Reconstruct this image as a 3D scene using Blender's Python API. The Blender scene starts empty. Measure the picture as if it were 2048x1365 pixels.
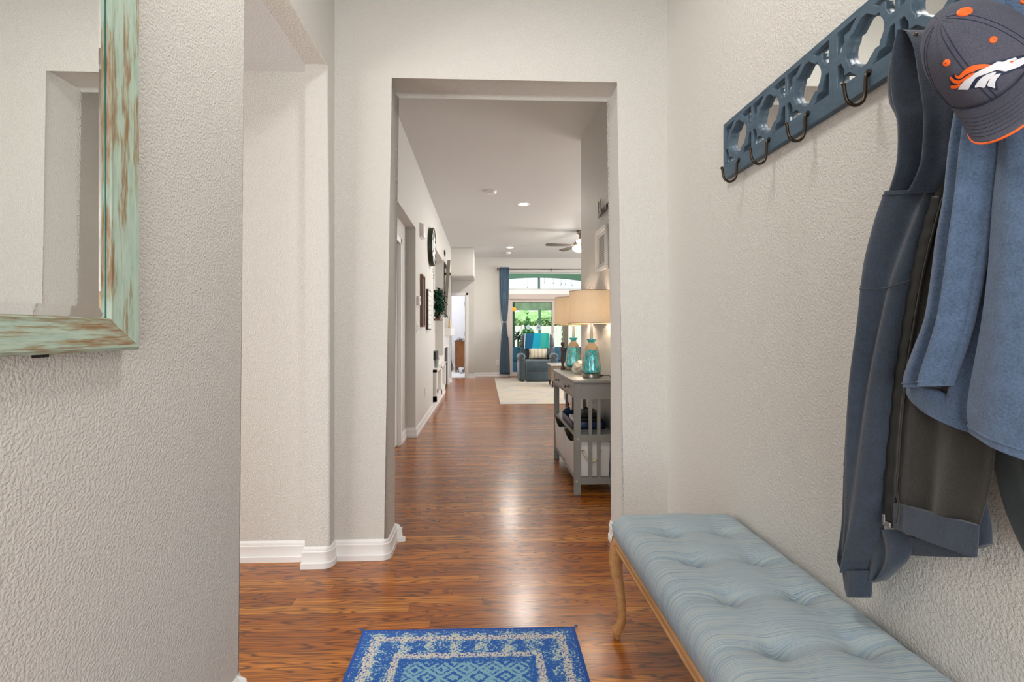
import bpy, bmesh, math, random
from mathutils import Vector, Matrix
random.seed(7)
PI = math.pi
S = bpy.context.scene
C = S.collection

# ------------------------------------------------------------------ camera, world, light, exposure
FP, CX, CY, HC = 967.0, 1005.0, 663.0, 1.15      # focal length in pixels of the 2048 frame, eye height
PSI = math.atan(37/967)
cam = bpy.data.cameras.new('camera'); camo = bpy.data.objects.new('camera', cam); C.objects.link(camo)
cam.sensor_width = 36; cam.lens = FP/2048*36
cam.shift_x = (1024-CX)/2048; cam.shift_y = -(682.5-CY)/2048
cam.clip_start = .05; cam.clip_end = 400
camo.location = (0, 0, HC); camo.rotation_euler = (PI/2, 0, -PSI)
S.camera = camo
S.view_settings.view_transform = 'Standard'; S.view_settings.look = 'None'
S.view_settings.exposure = 0.12; S.view_settings.gamma = 1; S.view_settings.use_curve_mapping = False
w = bpy.data.worlds.new('world'); S.world = w; w.use_nodes = True
nt = w.node_tree; nt.nodes.clear()
out = nt.nodes.new('ShaderNodeOutputWorld'); bg = nt.nodes.new('ShaderNodeBackground')
tcw = nt.nodes.new('ShaderNodeTexCoord'); sxw = nt.nodes.new('ShaderNodeSeparateXYZ'); rw = nt.nodes.new('ShaderNodeValToRGB')
nt.links.new(tcw.outputs['Generated'], sxw.inputs[0]); nt.links.new(sxw.outputs['Z'], rw.inputs[0])
rw.color_ramp.elements[0].position = 0.0; rw.color_ramp.elements[0].color = (.93, .96, .98, 1)
rw.color_ramp.elements[1].position = .5; rw.color_ramp.elements[1].color = (.75, .87, 1, 1)
nt.links.new(rw.outputs[0], bg.inputs[0]); bg.inputs[1].default_value = 1.05
nt.links.new(bg.outputs[0], out.inputs[0])

def area(name, loc, direction, sx, sy, power, col=(1, 1, 1)):
    l = bpy.data.lights.new(name, 'AREA'); l.shape = 'RECTANGLE'; l.size = sx; l.size_y = sy; l.energy = power; l.color = col
    o = bpy.data.objects.new(name, l); C.objects.link(o); o.location = loc
    o.rotation_euler = Vector(direction).to_track_quat('-Z', 'Y').to_euler()
    return o
def point(name, loc, power, r=.05, col=(1, 1, 1)):
    l = bpy.data.lights.new(name, 'POINT'); l.energy = power; l.shadow_soft_size = r; l.color = col
    o = bpy.data.objects.new(name, l); C.objects.link(o); o.location = loc
    return o
area('foyer_ceiling_light', (.05, 1.25, 2.98), (0, 0, -1), .4, .4, 17, (1, .96, .92))
area('entry_fill_panel', (.1, -1.36, 1.25), (0, 1, 0), 1.2, 2.0, 36, (1, .99, .98))  # added fill light in the unseen doorway behind the camera
area('side_room_window_daylight', (-3.9, .9, 1.35), (1, .12, 0), 2.2, 1.5, 100, (1, .99, .97))
area('living_room_fill_panel', (5.9, 8.6, 1.5), (-1, 0, 0), 4.5, 2.0, 265, (.96, .98, 1))  # added panel of light before a closed wall; no window is built
area('bedroom_fill_panel', (-1.6, 13.5, 2.9), (0, 0, -1), 1.8, 1.8, 60, (.97, .98, 1))  # added overhead panel to brighten the bedroom, not a window
sun = bpy.data.lights.new('sun', 'SUN'); sun.energy = 4.2; sun.angle = .05; so = bpy.data.objects.new('sun', sun)
C.objects.link(so); so.rotation_euler = (math.radians(38), math.radians(20), 0); so.location = (5, 20, 10)

# ------------------------------------------------------------------ measuring helper: sight line through a photo point met with a plane of the room
def at(px, py, X=None, Y=None, Z=None):
    r = (px-CX)/FP; u = (CY-py)/FP; s, c = math.sin(PSI), math.cos(PSI)
    d = (s+r*c, c-r*s, u)
    t = X/d[0] if X is not None else Y/d[1] if Y is not None else (Z-HC)/d[2]
    return Vector((d[0]*t, d[1]*t, HC+d[2]*t))

# ------------------------------------------------------------------ materials
def srgb(r, g, b):
    f = lambda v: v/12.92 if v <= .04045 else ((v+.055)/1.055)**2.4
    return (f(r/255), f(g/255), f(b/255), 1)
class N:
    def __init__(s, name):
        s.m = bpy.data.materials.new(name); s.m.use_nodes = True; s.t = s.m.node_tree
        s.b = s.t.nodes['Principled BSDF']; s.out = s.t.nodes['Material Output']
    def n(s, ty, **k):
        n = s.t.nodes.new(ty)
        for a, b in k.items(): setattr(n, a, b)
        return n
    def l(s, a, b): s.t.links.new(a, b)
    def coord(s, scale=(1, 1, 1)):
        tc = s.n('ShaderNodeTexCoord'); mp = s.n('ShaderNodeMapping'); mp.inputs['Scale'].default_value = scale
        s.l(tc.outputs['Object'], mp.inputs[0]); return mp.outputs[0]
    def noise(s, vec, sc, det=3, rough=.5):
        n = s.n('ShaderNodeTexNoise'); n.inputs['Scale'].default_value = sc; n.inputs['Detail'].default_value = det
        n.inputs['Roughness'].default_value = rough; s.l(vec, n.inputs['Vector']); return n.outputs['Fac']
    def ramp(s, fac, stops, interp='LINEAR'):
        r = s.n('ShaderNodeValToRGB'); cr = r.color_ramp; cr.interpolation = interp
        while len(cr.elements) < len(stops): cr.elements.new(.5)
        for e, (p, c) in zip(cr.elements, stops): e.position = p; e.color = c
        s.l(fac, r.inputs[0]); return r.outputs[0]
    def math(s, op, a, b=None, c=None):
        m = s.n('ShaderNodeMath', operation=op)
        for i, v in enumerate((a, b, c)):
            if v is None: continue
            if isinstance(v, (int, float)): m.inputs[i].default_value = v
            else: s.l(v, m.inputs[i])
        return m.outputs[0]
    def mix(s, fac, a, b, blend='MIX'):
        m = s.n('ShaderNodeMix', data_type='RGBA', blend_type=blend)
        for i, v in ((0, fac), (6, a), (7, b)):
            if isinstance(v, (int, float, tuple)): m.inputs[i].default_value = v
            else: s.l(v, m.inputs[i])
        return m.outputs[2]
    def bump(s, h, strength, dist):
        b = s.n('ShaderNodeBump'); b.inputs['Strength'].default_value = strength; b.inputs['Distance'].default_value = dist
        s.l(h, b.inputs['Height']); s.l(b.outputs[0], s.b.inputs['Normal'])
def M(name, col, rough=.5, metal=0, var=0, vscale=8, bump=0, bscale=80, bdist=.002, **kw):
    n = N(name); n.b.inputs['Roughness'].default_value = rough; n.b.inputs['Metallic'].default_value = metal
    v = n.coord()
    f = n.noise(v, vscale)
    c = tuple(col)
    d = tuple(x*(1-var) for x in c[:3])+(1,); e = tuple(min(1, x*(1+var)) for x in c[:3])+(1,)
    n.l(n.ramp(f, [(.3, d), (.7, e)]), n.b.inputs['Base Color'])
    if bump: n.bump(n.noise(v, bscale, 3), bump, bdist)
    for k, x in kw.items(): n.b.inputs[k.replace('_', ' ')].default_value = x
    return n.m

def wall_mat(name, col, strength=.55):
    n = N(name); v = n.coord()
    n.b.inputs['Roughness'].default_value = .62
    n.l(n.ramp(n.noise(v, 1.2), [(.3, tuple(x*.985 for x in col[:3])+(1,)), (.7, col)]), n.b.inputs['Base Color'])
    a = n.noise(v, 165, 2, .5)
    h = n.ramp(a, [(.38, (0, 0, 0, 1)), (.62, (1, 1, 1, 1))])
    n.bump(h, strength, .0023)
    return n.m
WALL = wall_mat('greige_orange_peel_wall_paint', (.628, .611, .572, 1), .55)
CEIL = wall_mat('ceiling_paint', (.66, .672, .668, 1), .3)
WHITE = M('white_trim_paint', (.82, .82, .81, 1), .32)
BEDW = M('white_bedroom_wall', (.74, .74, .76, 1), .6)
ALMOND = M('almond_door_frame', srgb(196, 184, 176), .4)

def floor_mat():
    n = N('oak_strip_floor'); tc = n.n('ShaderNodeTexCoord'); sp = n.n('ShaderNodeSeparateXYZ'); n.l(tc.outputs['Object'], sp.inputs[0])
    x, y = sp.outputs['X'], sp.outputs['Y']
    W = .057
    yr = n.math('DIVIDE', y, W); row = n.math('FLOOR', yr); fy = n.math('FRACT', yr)
    wn = n.n('ShaderNodeTexWhiteNoise', noise_dimensions='1D'); n.l(row, wn.inputs['W'])
    xs = n.math('ADD', n.math('MULTIPLY', x, 1.25), n.math('MULTIPLY', wn.outputs['Value'], 17.3))
    colm = n.math('FLOOR', xs); fx = n.math('FRACT', xs)
    cb = n.n('ShaderNodeCombineXYZ'); n.l(row, cb.inputs[0]); n.l(colm, cb.inputs[1])
    w2 = n.n('ShaderNodeTexWhiteNoise', noise_dimensions='2D'); n.l(cb.outputs[0], w2.inputs['Vector'])
    pid = w2.outputs['Value']
    off = n.math('MULTIPLY', pid, 31.0)
    # fine grain
    g = n.n('ShaderNodeCombineXYZ'); n.l(n.math('MULTIPLY', x, 1.6), g.inputs[0]); n.l(n.math('MULTIPLY', y, 110.0), g.inputs[1]); n.l(off, g.inputs[2])
    fine = n.noise(g.outputs[0], 1.6, 4, .65)
    # cathedral grain
    g2 = n.n('ShaderNodeCombineXYZ'); n.l(n.math('MULTIPLY', x, 1.5), g2.inputs[0]); n.l(n.math('MULTIPLY', y, 16.0), g2.inputs[1]); n.l(off, g2.inputs[2])
    base = n.noise(g2.outputs[0], .9, 2, .45)
    ring = n.math('FRACT', n.math('MULTIPLY', base, 17.0))
    ringr = n.ramp(ring, [(0, (.1, .1, .1, 1)), (.16, (0, 0, 0, 1)), (.34, (.85, .85, .85, 1)), (.7, (1, 1, 1, 1)), (1, (.6, .6, .6, 1))])
    tone = n.ramp(pid, [(0, srgb(148, 80, 24)), (.35, srgb(182, 102, 28)), (.7, srgb(200, 120, 36)), (1, srgb(218, 142, 54))])
    c1 = n.mix(n.ramp(fine, [(.38, (.85, .85, .85, 1)), (.62, (0, 0, 0, 1))]), tone, srgb(128, 70, 26))
    c2 = n.mix(n.math('MULTIPLY', n.math('SUBTRACT', 1.0, ringr), .8), c1, srgb(74, 38, 16))
    ey = n.math('LESS_THAN', n.math('MINIMUM', fy, n.math('SUBTRACT', 1.0, fy)), .018)
    ex = n.math('LESS_THAN', n.math('MINIMUM', fx, n.math('SUBTRACT', 1.0, fx)), .0014)
    e = n.math('MAXIMUM', ey, ex)
    n.l(n.mix(n.math('MULTIPLY', e, .45), c2, srgb(34, 16, 8)), n.b.inputs['Base Color'])
    n.b.inputs['Roughness'].default_value = .27
    n.b.inputs['Coat Weight'].default_value = .35; n.b.inputs['Coat Roughness'].default_value = .2
    hh = n.math('SUBTRACT', n.math('ADD', n.math('MULTIPLY', ringr, .25), n.math('MULTIPLY', fine, .25)), n.math('MULTIPLY', e, .6))
    n.bump(hh, .35, .0012)
    return n.m
FLOOR = floor_mat()

# ------------------------------------------------------------------ object helpers
ROOT = {}
def root_loc(o):
    while o.parent is not None: o = o.parent
    return ROOT.get(o.name, Vector((0, 0, 0)))
def obj(name, bm, m, parent=None, smooth=False, local=False, auto=None):
    if parent is not None and not local:
        bmesh.ops.translate(bm, verts=bm.verts[:], vec=-root_loc(parent))
    me = bpy.data.meshes.new(name); bmesh.ops.recalc_face_normals(bm, faces=bm.faces[:]); bm.to_mesh(me); bm.free()
    for x in (m if isinstance(m, (list, tuple)) else [m]): me.materials.append(x)
    if smooth or auto:
        me.polygons.foreach_set('use_smooth', [True]*len(me.polygons))
    if auto:
        me.set_sharp_from_angle(angle=math.radians(auto))
    o = bpy.data.objects.new(name, me); C.objects.link(o)
    if parent is not None: o.parent = parent
    return o
def tag(o, label, cat, group=None):
    o['label'] = label; o['category'] = cat
    if group: o['group'] = group
    return o
def thing(name, label, cat, loc=(0, 0, 0), group=None):
    o = bpy.data.objects.new(name, None); C.objects.link(o); o.location = loc; o.empty_display_size = .1
    ROOT[o.name] = Vector(loc)
    return tag(o, label, cat, group)
def struct(name, bm, m, parent=None, **k):
    o = obj(name, bm, m, parent, **k)
    if parent is None: o['kind'] = 'structure'
    return o
def sempty(name):
    o = bpy.data.objects.new(name, None); C.objects.link(o); o['kind'] = 'structure'; ROOT[o.name] = Vector((0, 0, 0)); return o
def copy_tree(o, loc, label, group=None):
    def rec(a, par):
        c = a.copy(); C.objects.link(c)
        if par is not None: c.parent = par
        for ch in [k for k in bpy.data.objects if k.parent == a]: rec(ch, c)
        return c
    c = rec(o, None); c.location = loc; c['label'] = label
    ROOT[c.name] = Vector(loc)
    if group: c['group'] = group
    return c
def B(): return bmesh.new()
def box(bm, x0, x1, y0, y1, z0, z1, bev=0, seg=2, mi=0):
    r = bmesh.ops.create_cube(bm, size=1); vs = r['verts']
    for v in vs: v.co = Vector(((x0+x1)/2+v.co.x*(x1-x0), (y0+y1)/2+v.co.y*(y1-y0), (z0+z1)/2+v.co.z*(z1-z0)))
    fs = {f for v in vs for f in v.link_faces}
    for f in fs: f.material_index = mi
    if bev:
        es = list({e for v in vs for e in v.link_edges})
        r = bmesh.ops.bevel(bm, geom=es, offset=bev, segments=seg, profile=.5, affect='EDGES', clamp_overlap=True)
        for f in r['faces']: f.material_index = mi
    return vs
def bx(*a, **k):
    bm = B(); box(bm, *a, **k); return bm
def tube(bm, pts, r, seg=10, closed=False, caps=True):
    pts = [Vector(p) for p in pts]; n = len(pts); rs = r if isinstance(r, (list, tuple)) else [r]*n
    rings = []; prev = None
    for i, p in enumerate(pts):
        if closed: t = (pts[(i+1) % n]-pts[i-1]).normalized()
        else: t = (pts[min(i+1, n-1)]-pts[max(i-1, 0)]).normalized()
        if prev is None:
            a = Vector((0, 0, 1)) if abs(t.z) < .9 else Vector((1, 0, 0)); nrm = t.cross(a).normalized()
        else:
            nrm = (prev-t*prev.dot(t)).normalized()
        prev = nrm; bn = t.cross(nrm)
        rings.append([bm.verts.new(p+(nrm*math.cos(2*PI*k/seg)+bn*math.sin(2*PI*k/seg))*rs[i]) for k in range(seg)])
    m = n if closed else n-1
    for i in range(m):
        a, b = rings[i], rings[(i+1) % n]
        for k in range(seg): bm.faces.new((a[k], a[(k+1) % seg], b[(k+1) % seg], b[k]))
    if caps and not closed:
        bm.faces.new(rings[0][::-1]); bm.faces.new(rings[-1])
def lathe(bm, prof, c=(0, 0, 0), seg=32, cap=True, fn=None):
    rings = []
    for (r, z) in prof:
        rings.append([bm.verts.new((c[0]+r*(fn(2*PI*k/seg, z) if fn else 1)*math.cos(2*PI*k/seg), c[1]+r*(fn(2*PI*k/seg, z) if fn else 1)*math.sin(2*PI*k/seg), c[2]+z)) for k in range(seg)])
    for a, b in zip(rings, rings[1:]):
        for k in range(seg): bm.faces.new((a[k], a[(k+1) % seg], b[(k+1) % seg], b[k]))
    if cap: bm.faces.new(rings[0][::-1]); bm.faces.new(rings[-1])
def prism(bm, pts, a, b, axis='Y'):
    def P(p, t): return {'Y': (p[0], t, p[1]), 'X': (t, p[0], p[1]), 'Z': (p[0], p[1], t)}[axis]
    v0 = [bm.verts.new(P(p, a)) for p in pts]; v1 = [bm.verts.new(P(p, b)) for p in pts]
    bm.faces.new(v0); bm.faces.new(v1[::-1]); n = len(pts)
    for i in range(n): bm.faces.new((v0[i], v1[i], v1[(i+1) % n], v0[(i+1) % n]))
    return v0, v1
def sphere(bm, c, r, sc=(1, 1, 1), u=16, v=10):
    res = bmesh.ops.create_uvsphere(bm, u_segments=u, v_segments=v, radius=r)
    for q in res['verts']: q.co = Vector((c[0]+q.co.x*sc[0], c[1]+q.co.y*sc[1], c[2]+q.co.z*sc[2]))
    return res['verts']
def sweep(bm, path, prof):
    """profile (t outward to the right of travel, z) swept along a plan path with mitred corners"""
    P = [Vector(p) for p in path]; rows = []
    for i, p in enumerate(P):
        ds = []
        if i > 0: ds.append((P[i]-P[i-1]).normalized())
        if i < len(P)-1: ds.append((P[i+1]-P[i]).normalized())
        ns = [Vector((d.y, -d.x)) for d in ds]
        nn = sum(ns, Vector((0, 0))); nn.normalize(); k = 1/max(.3, nn.dot(ns[0]))
        rows.append([bm.verts.new((p.x+nn.x*k*t, p.y+nn.y*k*t, z)) for t, z in prof])
    m = len(prof)
    for a, b in zip(rows, rows[1:]):
        for k in range(m): bm.faces.new((a[k], a[(k+1) % m], b[(k+1) % m], b[k]))
    bm.faces.new(rows[0][::-1]); bm.faces.new(rows[-1])
def arc2(cx, cy, r, a0, a1, n=6):
    return [(cx+r*math.cos(math.radians(a0+(a1-a0)*i/n)), cy+r*math.sin(math.radians(a0+(a1-a0)*i/n))) for i in range(n+1)]
def filled(splines, depth, bevel=0, res=2):
    """flat outlines with holes -> solid mesh in XY, thickness along Z"""
    cu = bpy.data.curves.new('outline', 'CURVE'); cu.dimensions = '2D'; cu.fill_mode = 'BOTH'; cu.extrude = depth/2
    cu.bevel_depth = bevel; cu.bevel_resolution = res
    for pts in splines:
        sp = cu.splines.new('POLY'); sp.points.add(len(pts)-1); sp.use_cyclic_u = True
        for q, p in zip(sp.points, pts): q.co = (p[0], p[1], 0, 1)
    o = bpy.data.objects.new('outline', cu); C.objects.link(o)
    dg = bpy.context.evaluated_depsgraph_get(); me = bpy.data.meshes.new_from_object(o.evaluated_get(dg))
    bm = B(); bm.from_mesh(me); bpy.data.objects.remove(o); bpy.data.curves.remove(cu); bpy.data.meshes.remove(me)
    bmesh.ops.remove_doubles(bm, verts=bm.verts[:], dist=1e-6)
    return bm
def lerp(a, b, t): return a+(b-a)*t
def polyat(pts, t):
    """sample a polyline of tuples by fraction t of its index length, smoothed"""
    n = len(pts)-1; f = min(max(t, 0), 1)*n; i = min(int(f), n-1); u = f-i
    p0 = pts[max(i-1, 0)]; p1 = pts[i]; p2 = pts[i+1]; p3 = pts[min(i+2, n)]
    return tuple(.5*((2*b)+(-a+c)*u+(2*a-5*b+4*c-d)*u*u+(-a+3*b-3*c+d)*u**3) for a, b, c, d in zip(p0, p1, p2, p3))

# ------------------------------------------------------------------ the room
ZC, ZL = 3.02, 2.45
XR, XL = .948, -.75          # right wall face, foyer left wall face
YB, YB2 = 2.46, 2.67         # cased opening wall
XH = -.742                   # hall left wall face
def bevel_at(bm, test, off=.018, seg=5):
    es = [e for e in bm.edges if test(e)]
    bmesh.ops.bevel(bm, geom=es, offset=off, segments=seg, profile=.5, affect='EDGES', clamp_overlap=False)

bm = B(); prism(bm, [(-4, 0), (-.485, 0), (-.485, ZL), (.703, ZL), (.703, 0), (XR, 0), (XR, ZC), (-4, ZC)], YB, YB2, 'Y')
def t1(e):
    a, b = e.verts[0].co, e.verts[1].co
    inn = lambda p: -.5 < p.x < .71 and p.z < ZL+.01
    return inn(a) and inn(b) and abs(a.y-b.y) < 1e-5 and (abs(a.z-b.z) > .5 or abs(a.z-ZL) < .01)
bevel_at(bm, t1, .02, 6)
struct('wall_back', bm, WALL, auto=40)
bm = B(); prism(bm, [(-1.3, 0), (1.526, 0), (1.526, ZL), (2.385, ZL), (2.385, 0), (YB, 0), (YB, ZC), (-1.3, ZC)], XL-.12, XL, 'X')
def t2(e):
    a, b = e.verts[0].co, e.verts[1].co
    inn = lambda p: 1.5 < p.y < 2.4 and p.z < ZL+.01
    return inn(a) and inn(b) and abs(a.x-b.x) < 1e-5 and a.x > XL-.01
bevel_at(bm, t2, .022, 6)
struct('wall_left', bm, WALL, auto=40)
bm = bx(XR, 1.09, -1.3, 4.715, 0, ZC)
bevel_at(bm, lambda e: all(v.co.y > 4.7 for v in e.verts) and abs(e.verts[0].co.z-e.verts[1].co.z) > 1, .02, 5)
struct('wall_right', bm, WALL, auto=40)
bm = B(); prism(bm, [(-4, 0), (-.55, 0), (-.55, 2.3), (.75, 2.3), (.75, 0), (XR, 0), (XR, ZC), (-4, ZC)], -1.42, -1.3, 'Y')
struct('wall_front', bm, WALL)
struct('wall_side_room', bx(-4.12, -4, -1.42, YB2, 0, ZC), WALL)
bm = B(); box(bm, -4, XL-.12, -1.3, YB, ZL, ZL+.1); struct('ceiling_side_room', bm, CEIL)
struct('ceiling', bx(-4.1, 6.1, -1.42, 12.41, ZC, ZC+.1), CEIL)
struct('ceiling_bedroom', bx(-3.1, -.26, 12.41, 15.3, ZC, ZC+.1), CEIL)
struct('floor', bx(-4.1, 6.1, -1.42, 12.33, -.1, 0), FLOOR)
# hall left wall with recess, niche and alcove
R0, R1, RZ = 3.75, 5.277, 2.27
N0, N1, NZ0, NZ1 = 7.13, 8.84, .72, 2.42
A0, A1, AZ = 9.15, 10.85, 2.45
WE = 11.03
D = .15
bm = B(); x0 = XH-D
for (a, b, c, d) in ((YB2, R0, 0, ZC), (R0, R1, RZ, ZC), (R1, N0, 0, ZC), (N0, N1, 0, NZ0), (N0, N1, NZ1, ZC), (N1, A0, 0, ZC), (A0, A1, AZ, ZC), (A1, WE, 0, ZC)):
    box(bm, x0, XH, a, b, c, d)
bmesh.ops.remove_doubles(bm, verts=bm.verts[:], dist=1e-5)
struct('wall_hall_left', bm, WALL)
bm = B(); box(bm, x0-.1, XH-.106, R0-.2, 4.08, 0, 2.5); box(bm, x0-.1, XH-.106, 4.9, R1+.2, 0, 2.5); box(bm, x0-.1, XH-.106, 4.08, 4.9, 2.05, 2.5)
box(bm, x0-.1, x0+.005, N0-.1, A1+.1, 0, 2.7)
struct('wall_hall_recesses', bm, WALL)
struct('wall_hall_end', bx(-2.2, XH, WE-.1, WE, 0, ZC), WALL)
struct('wall_living_near', bx(1.05, 6.1, 4.6, 4.715, 0, ZC), WALL)
bm = B(); box(bm, 6, 6.12, 4.6, 12.4, 0, ZC); struct('wall_living_right', bm, WALL)
# far wall with slider and transom openings
FY = 12.25; SX0, SX1 = .62, 2.85; SZ = 2.0; TZ0, TZ1 = 2.215, 2.65
bm = B()
for (a, b, c, d) in ((-.25, SX0, 0, ZC), (SX1, 6.1, 0, ZC), (SX0, SX1, SZ, TZ0), (SX0, SX1, TZ1, ZC)): box(bm, a, b, FY, FY+.16, c, d)
bmesh.ops.remove_doubles(bm, verts=bm.verts[:], dist=1e-5)
struct('wall_far', bm, WALL)
# bedroom side: door wall, soffit, room behind
DY = 11.85
bm = B()
for (a, b, c, d) in ((-.46, -.235, 0, ZC), (-1.28, -.46, 2.03, ZC), (-2.3, -1.28, 0, ZC)): box(bm, a, b, DY, DY+.12, c, d)
box(bm, -.36, -.235, DY+.12, FY+.16, 0, ZC)
bmesh.ops.remove_doubles(bm, verts=bm.verts[:], dist=1e-5)
struct('wall_bedroom_door', bm, WALL)
struct('wall_corridor_end', bx(-2.3, -2.2, WE-.1, DY+.1, 0, ZC), WALL)
bm = bx(-2.2, -.225, 10.85, DY, 2.39, ZC, bev=.012); struct('ceiling_soffit', bm, WALL, auto=40)
bm = B(); box(bm, -3, -2.9, DY+.12, 15.2, 0, ZC); box(bm, -3, 0, 15.1, 15.2, 0, ZC); box(bm, -.36, -.26, FY+.16, 15.2, 0, ZC); box(bm, -3, -2.2, DY+.12, DY+.2, 0, ZC)
struct('wall_bedroom', bm, BEDW)
CARPET = M('white_bedroom_carpet', (.72, .72, .74, 1), .95, var=.06, vscale=60, bump=.6, bscale=300)
struct('floor_bedroom', bx(-3, -.3, DY+.06, 15.2, -.05, .012), CARPET)

# baseboards
BP = [(0, 0), (.017, 0), (.017, .026), (.0145, .0285), (.0125, .032), (.0115, .068), (.0125, .074), (.0125, .079), (.0085, .082), (.0085, .092), (.0065, .097), (.002, .102), (0, .102)]
def base(name, path):
    bm = B(); sweep(bm, path, BP); return struct(name, bm, WHITE, auto=35)
rb = .03
base('baseboard_back', [(-3.99, YB), (XL-.12, YB), (XL-.12, 2.385)]+arc2(XL-rb, 2.385+rb, rb, -90, 0)+[(XL, YB)] + arc2(-.485-rb, YB+rb, rb, -90, 0)+[(-.485, YB2-.02)]+arc2(-.485-.02, YB2-.02, .02, 0, 90, 3)+[(XH, YB2)])
base('baseboard_hall_left', [(XH, YB2+.01), (XH, R0), (XH-.106, R0), (XH-.106, 4.02)])
base('baseboard_recess', [(XH-.106, 4.965), (XH-.106, R1), (XH, R1), (XH, A0), (x0+.005, A0)])
base('baseboard_alcove', [(x0+.005, A1), (XH, A1), (XH, WE), (-2.2, WE)])
base('baseboard_far', [(-.38, DY), (-.235, DY), (-.235, FY), (SX0-.02, FY)])
base('baseboard_right', [(XR, YB-.001)] + [(XR, -1.29)])
base('baseboard_opening_right', [(XR, YB2)] + arc2(.703+.02, YB2-.02, .02, 90, 180, 3) + arc2(.703+rb, YB+rb, rb, 180, 270) + [(XR-.001, YB)])
base('baseboard_hall_right', [(1.09, 4.715), (XR, 4.715), (XR, YB2+.001)])
base('baseboard_left', [(XL, -1.29), (XL, 1.526-rb)]+arc2(XL-rb, 1.526-rb, rb, 0, 90)+[(XL-.12, 1.526), (XL-.12, -1.29)])

# hall door in the recess
def door_trim(bm, ya, yb, xf, top):
    for a, b in ((ya-.058, ya), (yb, yb+.058)): box(bm, xf, xf+.014, a, b, 0, top+.058, bev=.004); 
    box(bm, xf, xf+.014, ya-.058, yb+.058, top, top+.058, bev=.004)
    box(bm, xf-.1, xf+.002, ya-.001, ya+.012, 0, top); box(bm, xf-.1, xf+.002, yb-.012, yb+.001, 0, top)
d1 = sempty('door_1')
bm = B(); door_trim(bm, 4.09, 4.9, XH-.106, 2.03); obj('door_casing', bm, WHITE, d1)
bm = B(); box(bm, x0-.02, x0+.02, 4.1, 4.89, .01, 2.03)
for (a, b, c, d) in ((4.2, 4.45, .25, .9), (4.54, 4.79, .25, .9), (4.2, 4.45, 1.05, 1.85), (4.54, 4.79, 1.05, 1.85)): box(bm, x0+.018, x0+.026, a, b, c, d, bev=.006)
obj('door_panel', bm, WHITE, d1)
# bedroom door: casing, leaf swung open, hinges
d2 = sempty('door_2')
bm = B()
for a, b in ((-1.34, -1.28), (-.445, -.385)): box(bm, a, b, DY-.014, DY+.002, 0, 2.09, bev=.004)
box(bm, -1.34, -.385, DY-.014, DY+.002, 2.03, 2.09, bev=.004)
box(bm, -.47, -.455, DY-.01, DY+.125, 0, 2.03); box(bm, -1.285, -1.27, DY-.01, DY+.125, 0, 2.03); box(bm, -1.28, -.46, DY-.01, DY+.125, 2.018, 2.032)
obj('door_casing', bm, WHITE, d2)
obj('door_leaf', bx(-.475, -.44, DY+.13, DY+.93, .02, 2.02, bev=.003), WHITE, d2)
STEEL = M('brushed_nickel', srgb(176, 168, 158), .3, 1)
for z in (.3, 1.08, 1.82):
    bm = B(); box(bm, -.478, -.468, DY+.07, DY+.13, z-.05, z+.05, bev=.002); tube(bm, [(-.48, DY+.128, z-.05), (-.48, DY+.128, z+.05)], .006, 8)
    obj('hinge', bm, STEEL, d2)

# ------------------------------------------------------------------ sliding door and transom
GLASS = N('window_glass')
gb = GLASS.b; gb.inputs['Base Color'].default_value = (.97, 1, .985, 1); gb.inputs['Roughness'].default_value = 0; gb.inputs['Transmission Weight'].default_value = 1; gb.inputs['IOR'].default_value = 1.02
GLASS = GLASS.m
w1 = sempty('window_1')
def frame(bm, a, b, c, d, t, y0, y1):
    box(bm, a, a+t, y0, y1, c, d, bev=.003); box(bm, b-t, b, y0, y1, c, d, bev=.003); box(bm, a+t, b-t, y0, y1, d-t, d, bev=.003); box(bm, a+t, b-t, y0, y1, c, c+t, bev=.003)
bm = B(); frame(bm, SX0, SX1, .005, SZ, .05, FY+.02, FY+.14); obj('outer_frame', bm, ALMOND, w1)
for i, (a, b, y) in enumerate(((SX0+.05, 1.80, FY+.04), (1.735, SX1-.05, FY+.085))):
    bm = B(); frame(bm, a, b, .05, SZ-.05, .058, y, y+.035); p = obj('sliding_panel', bm, ALMOND, w1)
    obj('pane', bx(a+.055, b-.055, y+.015, y+.02, .1, SZ-.1), GLASS, p)
bm = B(); tube(bm, [(1.765, FY+.03, .95), (1.765, FY, .97), (1.765, FY, 1.13), (1.765, FY+.03, 1.15)], .007, 8); obj('door_pull', bm, STEEL, w1)
w2 = sempty('window_2')
bm = B(); frame(bm, SX0, SX1, TZ0, TZ1, .025, FY+.08, FY+.13); obj('window_frame', bm, WHITE, w2)
obj('pane', bx(SX0+.02, SX1-.02, FY+.1, FY+.105, TZ0+.02, TZ1-.02), GLASS, w2)
struct('trim_1', bx(SX0-.02, SX1+.02, FY-.02, FY+.08, TZ0-.012, TZ0, bev=.003), WHITE)
struct('trim_2', bx(SX0-.03, SX1+.03, FY-.012, FY+.02, 2.09, TZ0-.012, bev=.003), WHITE)
struct('trim_3', bx(SX0-.03, SX1+.03, FY-.016, FY+.02, SZ-.03, 2.09, bev=.003), ALMOND)
bm = B(); box(bm, SX0-.045, SX0+.01, FY-.014, FY+.02, 0, SZ-.03, bev=.003); struct('trim_4', bm, ALMOND)

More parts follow.
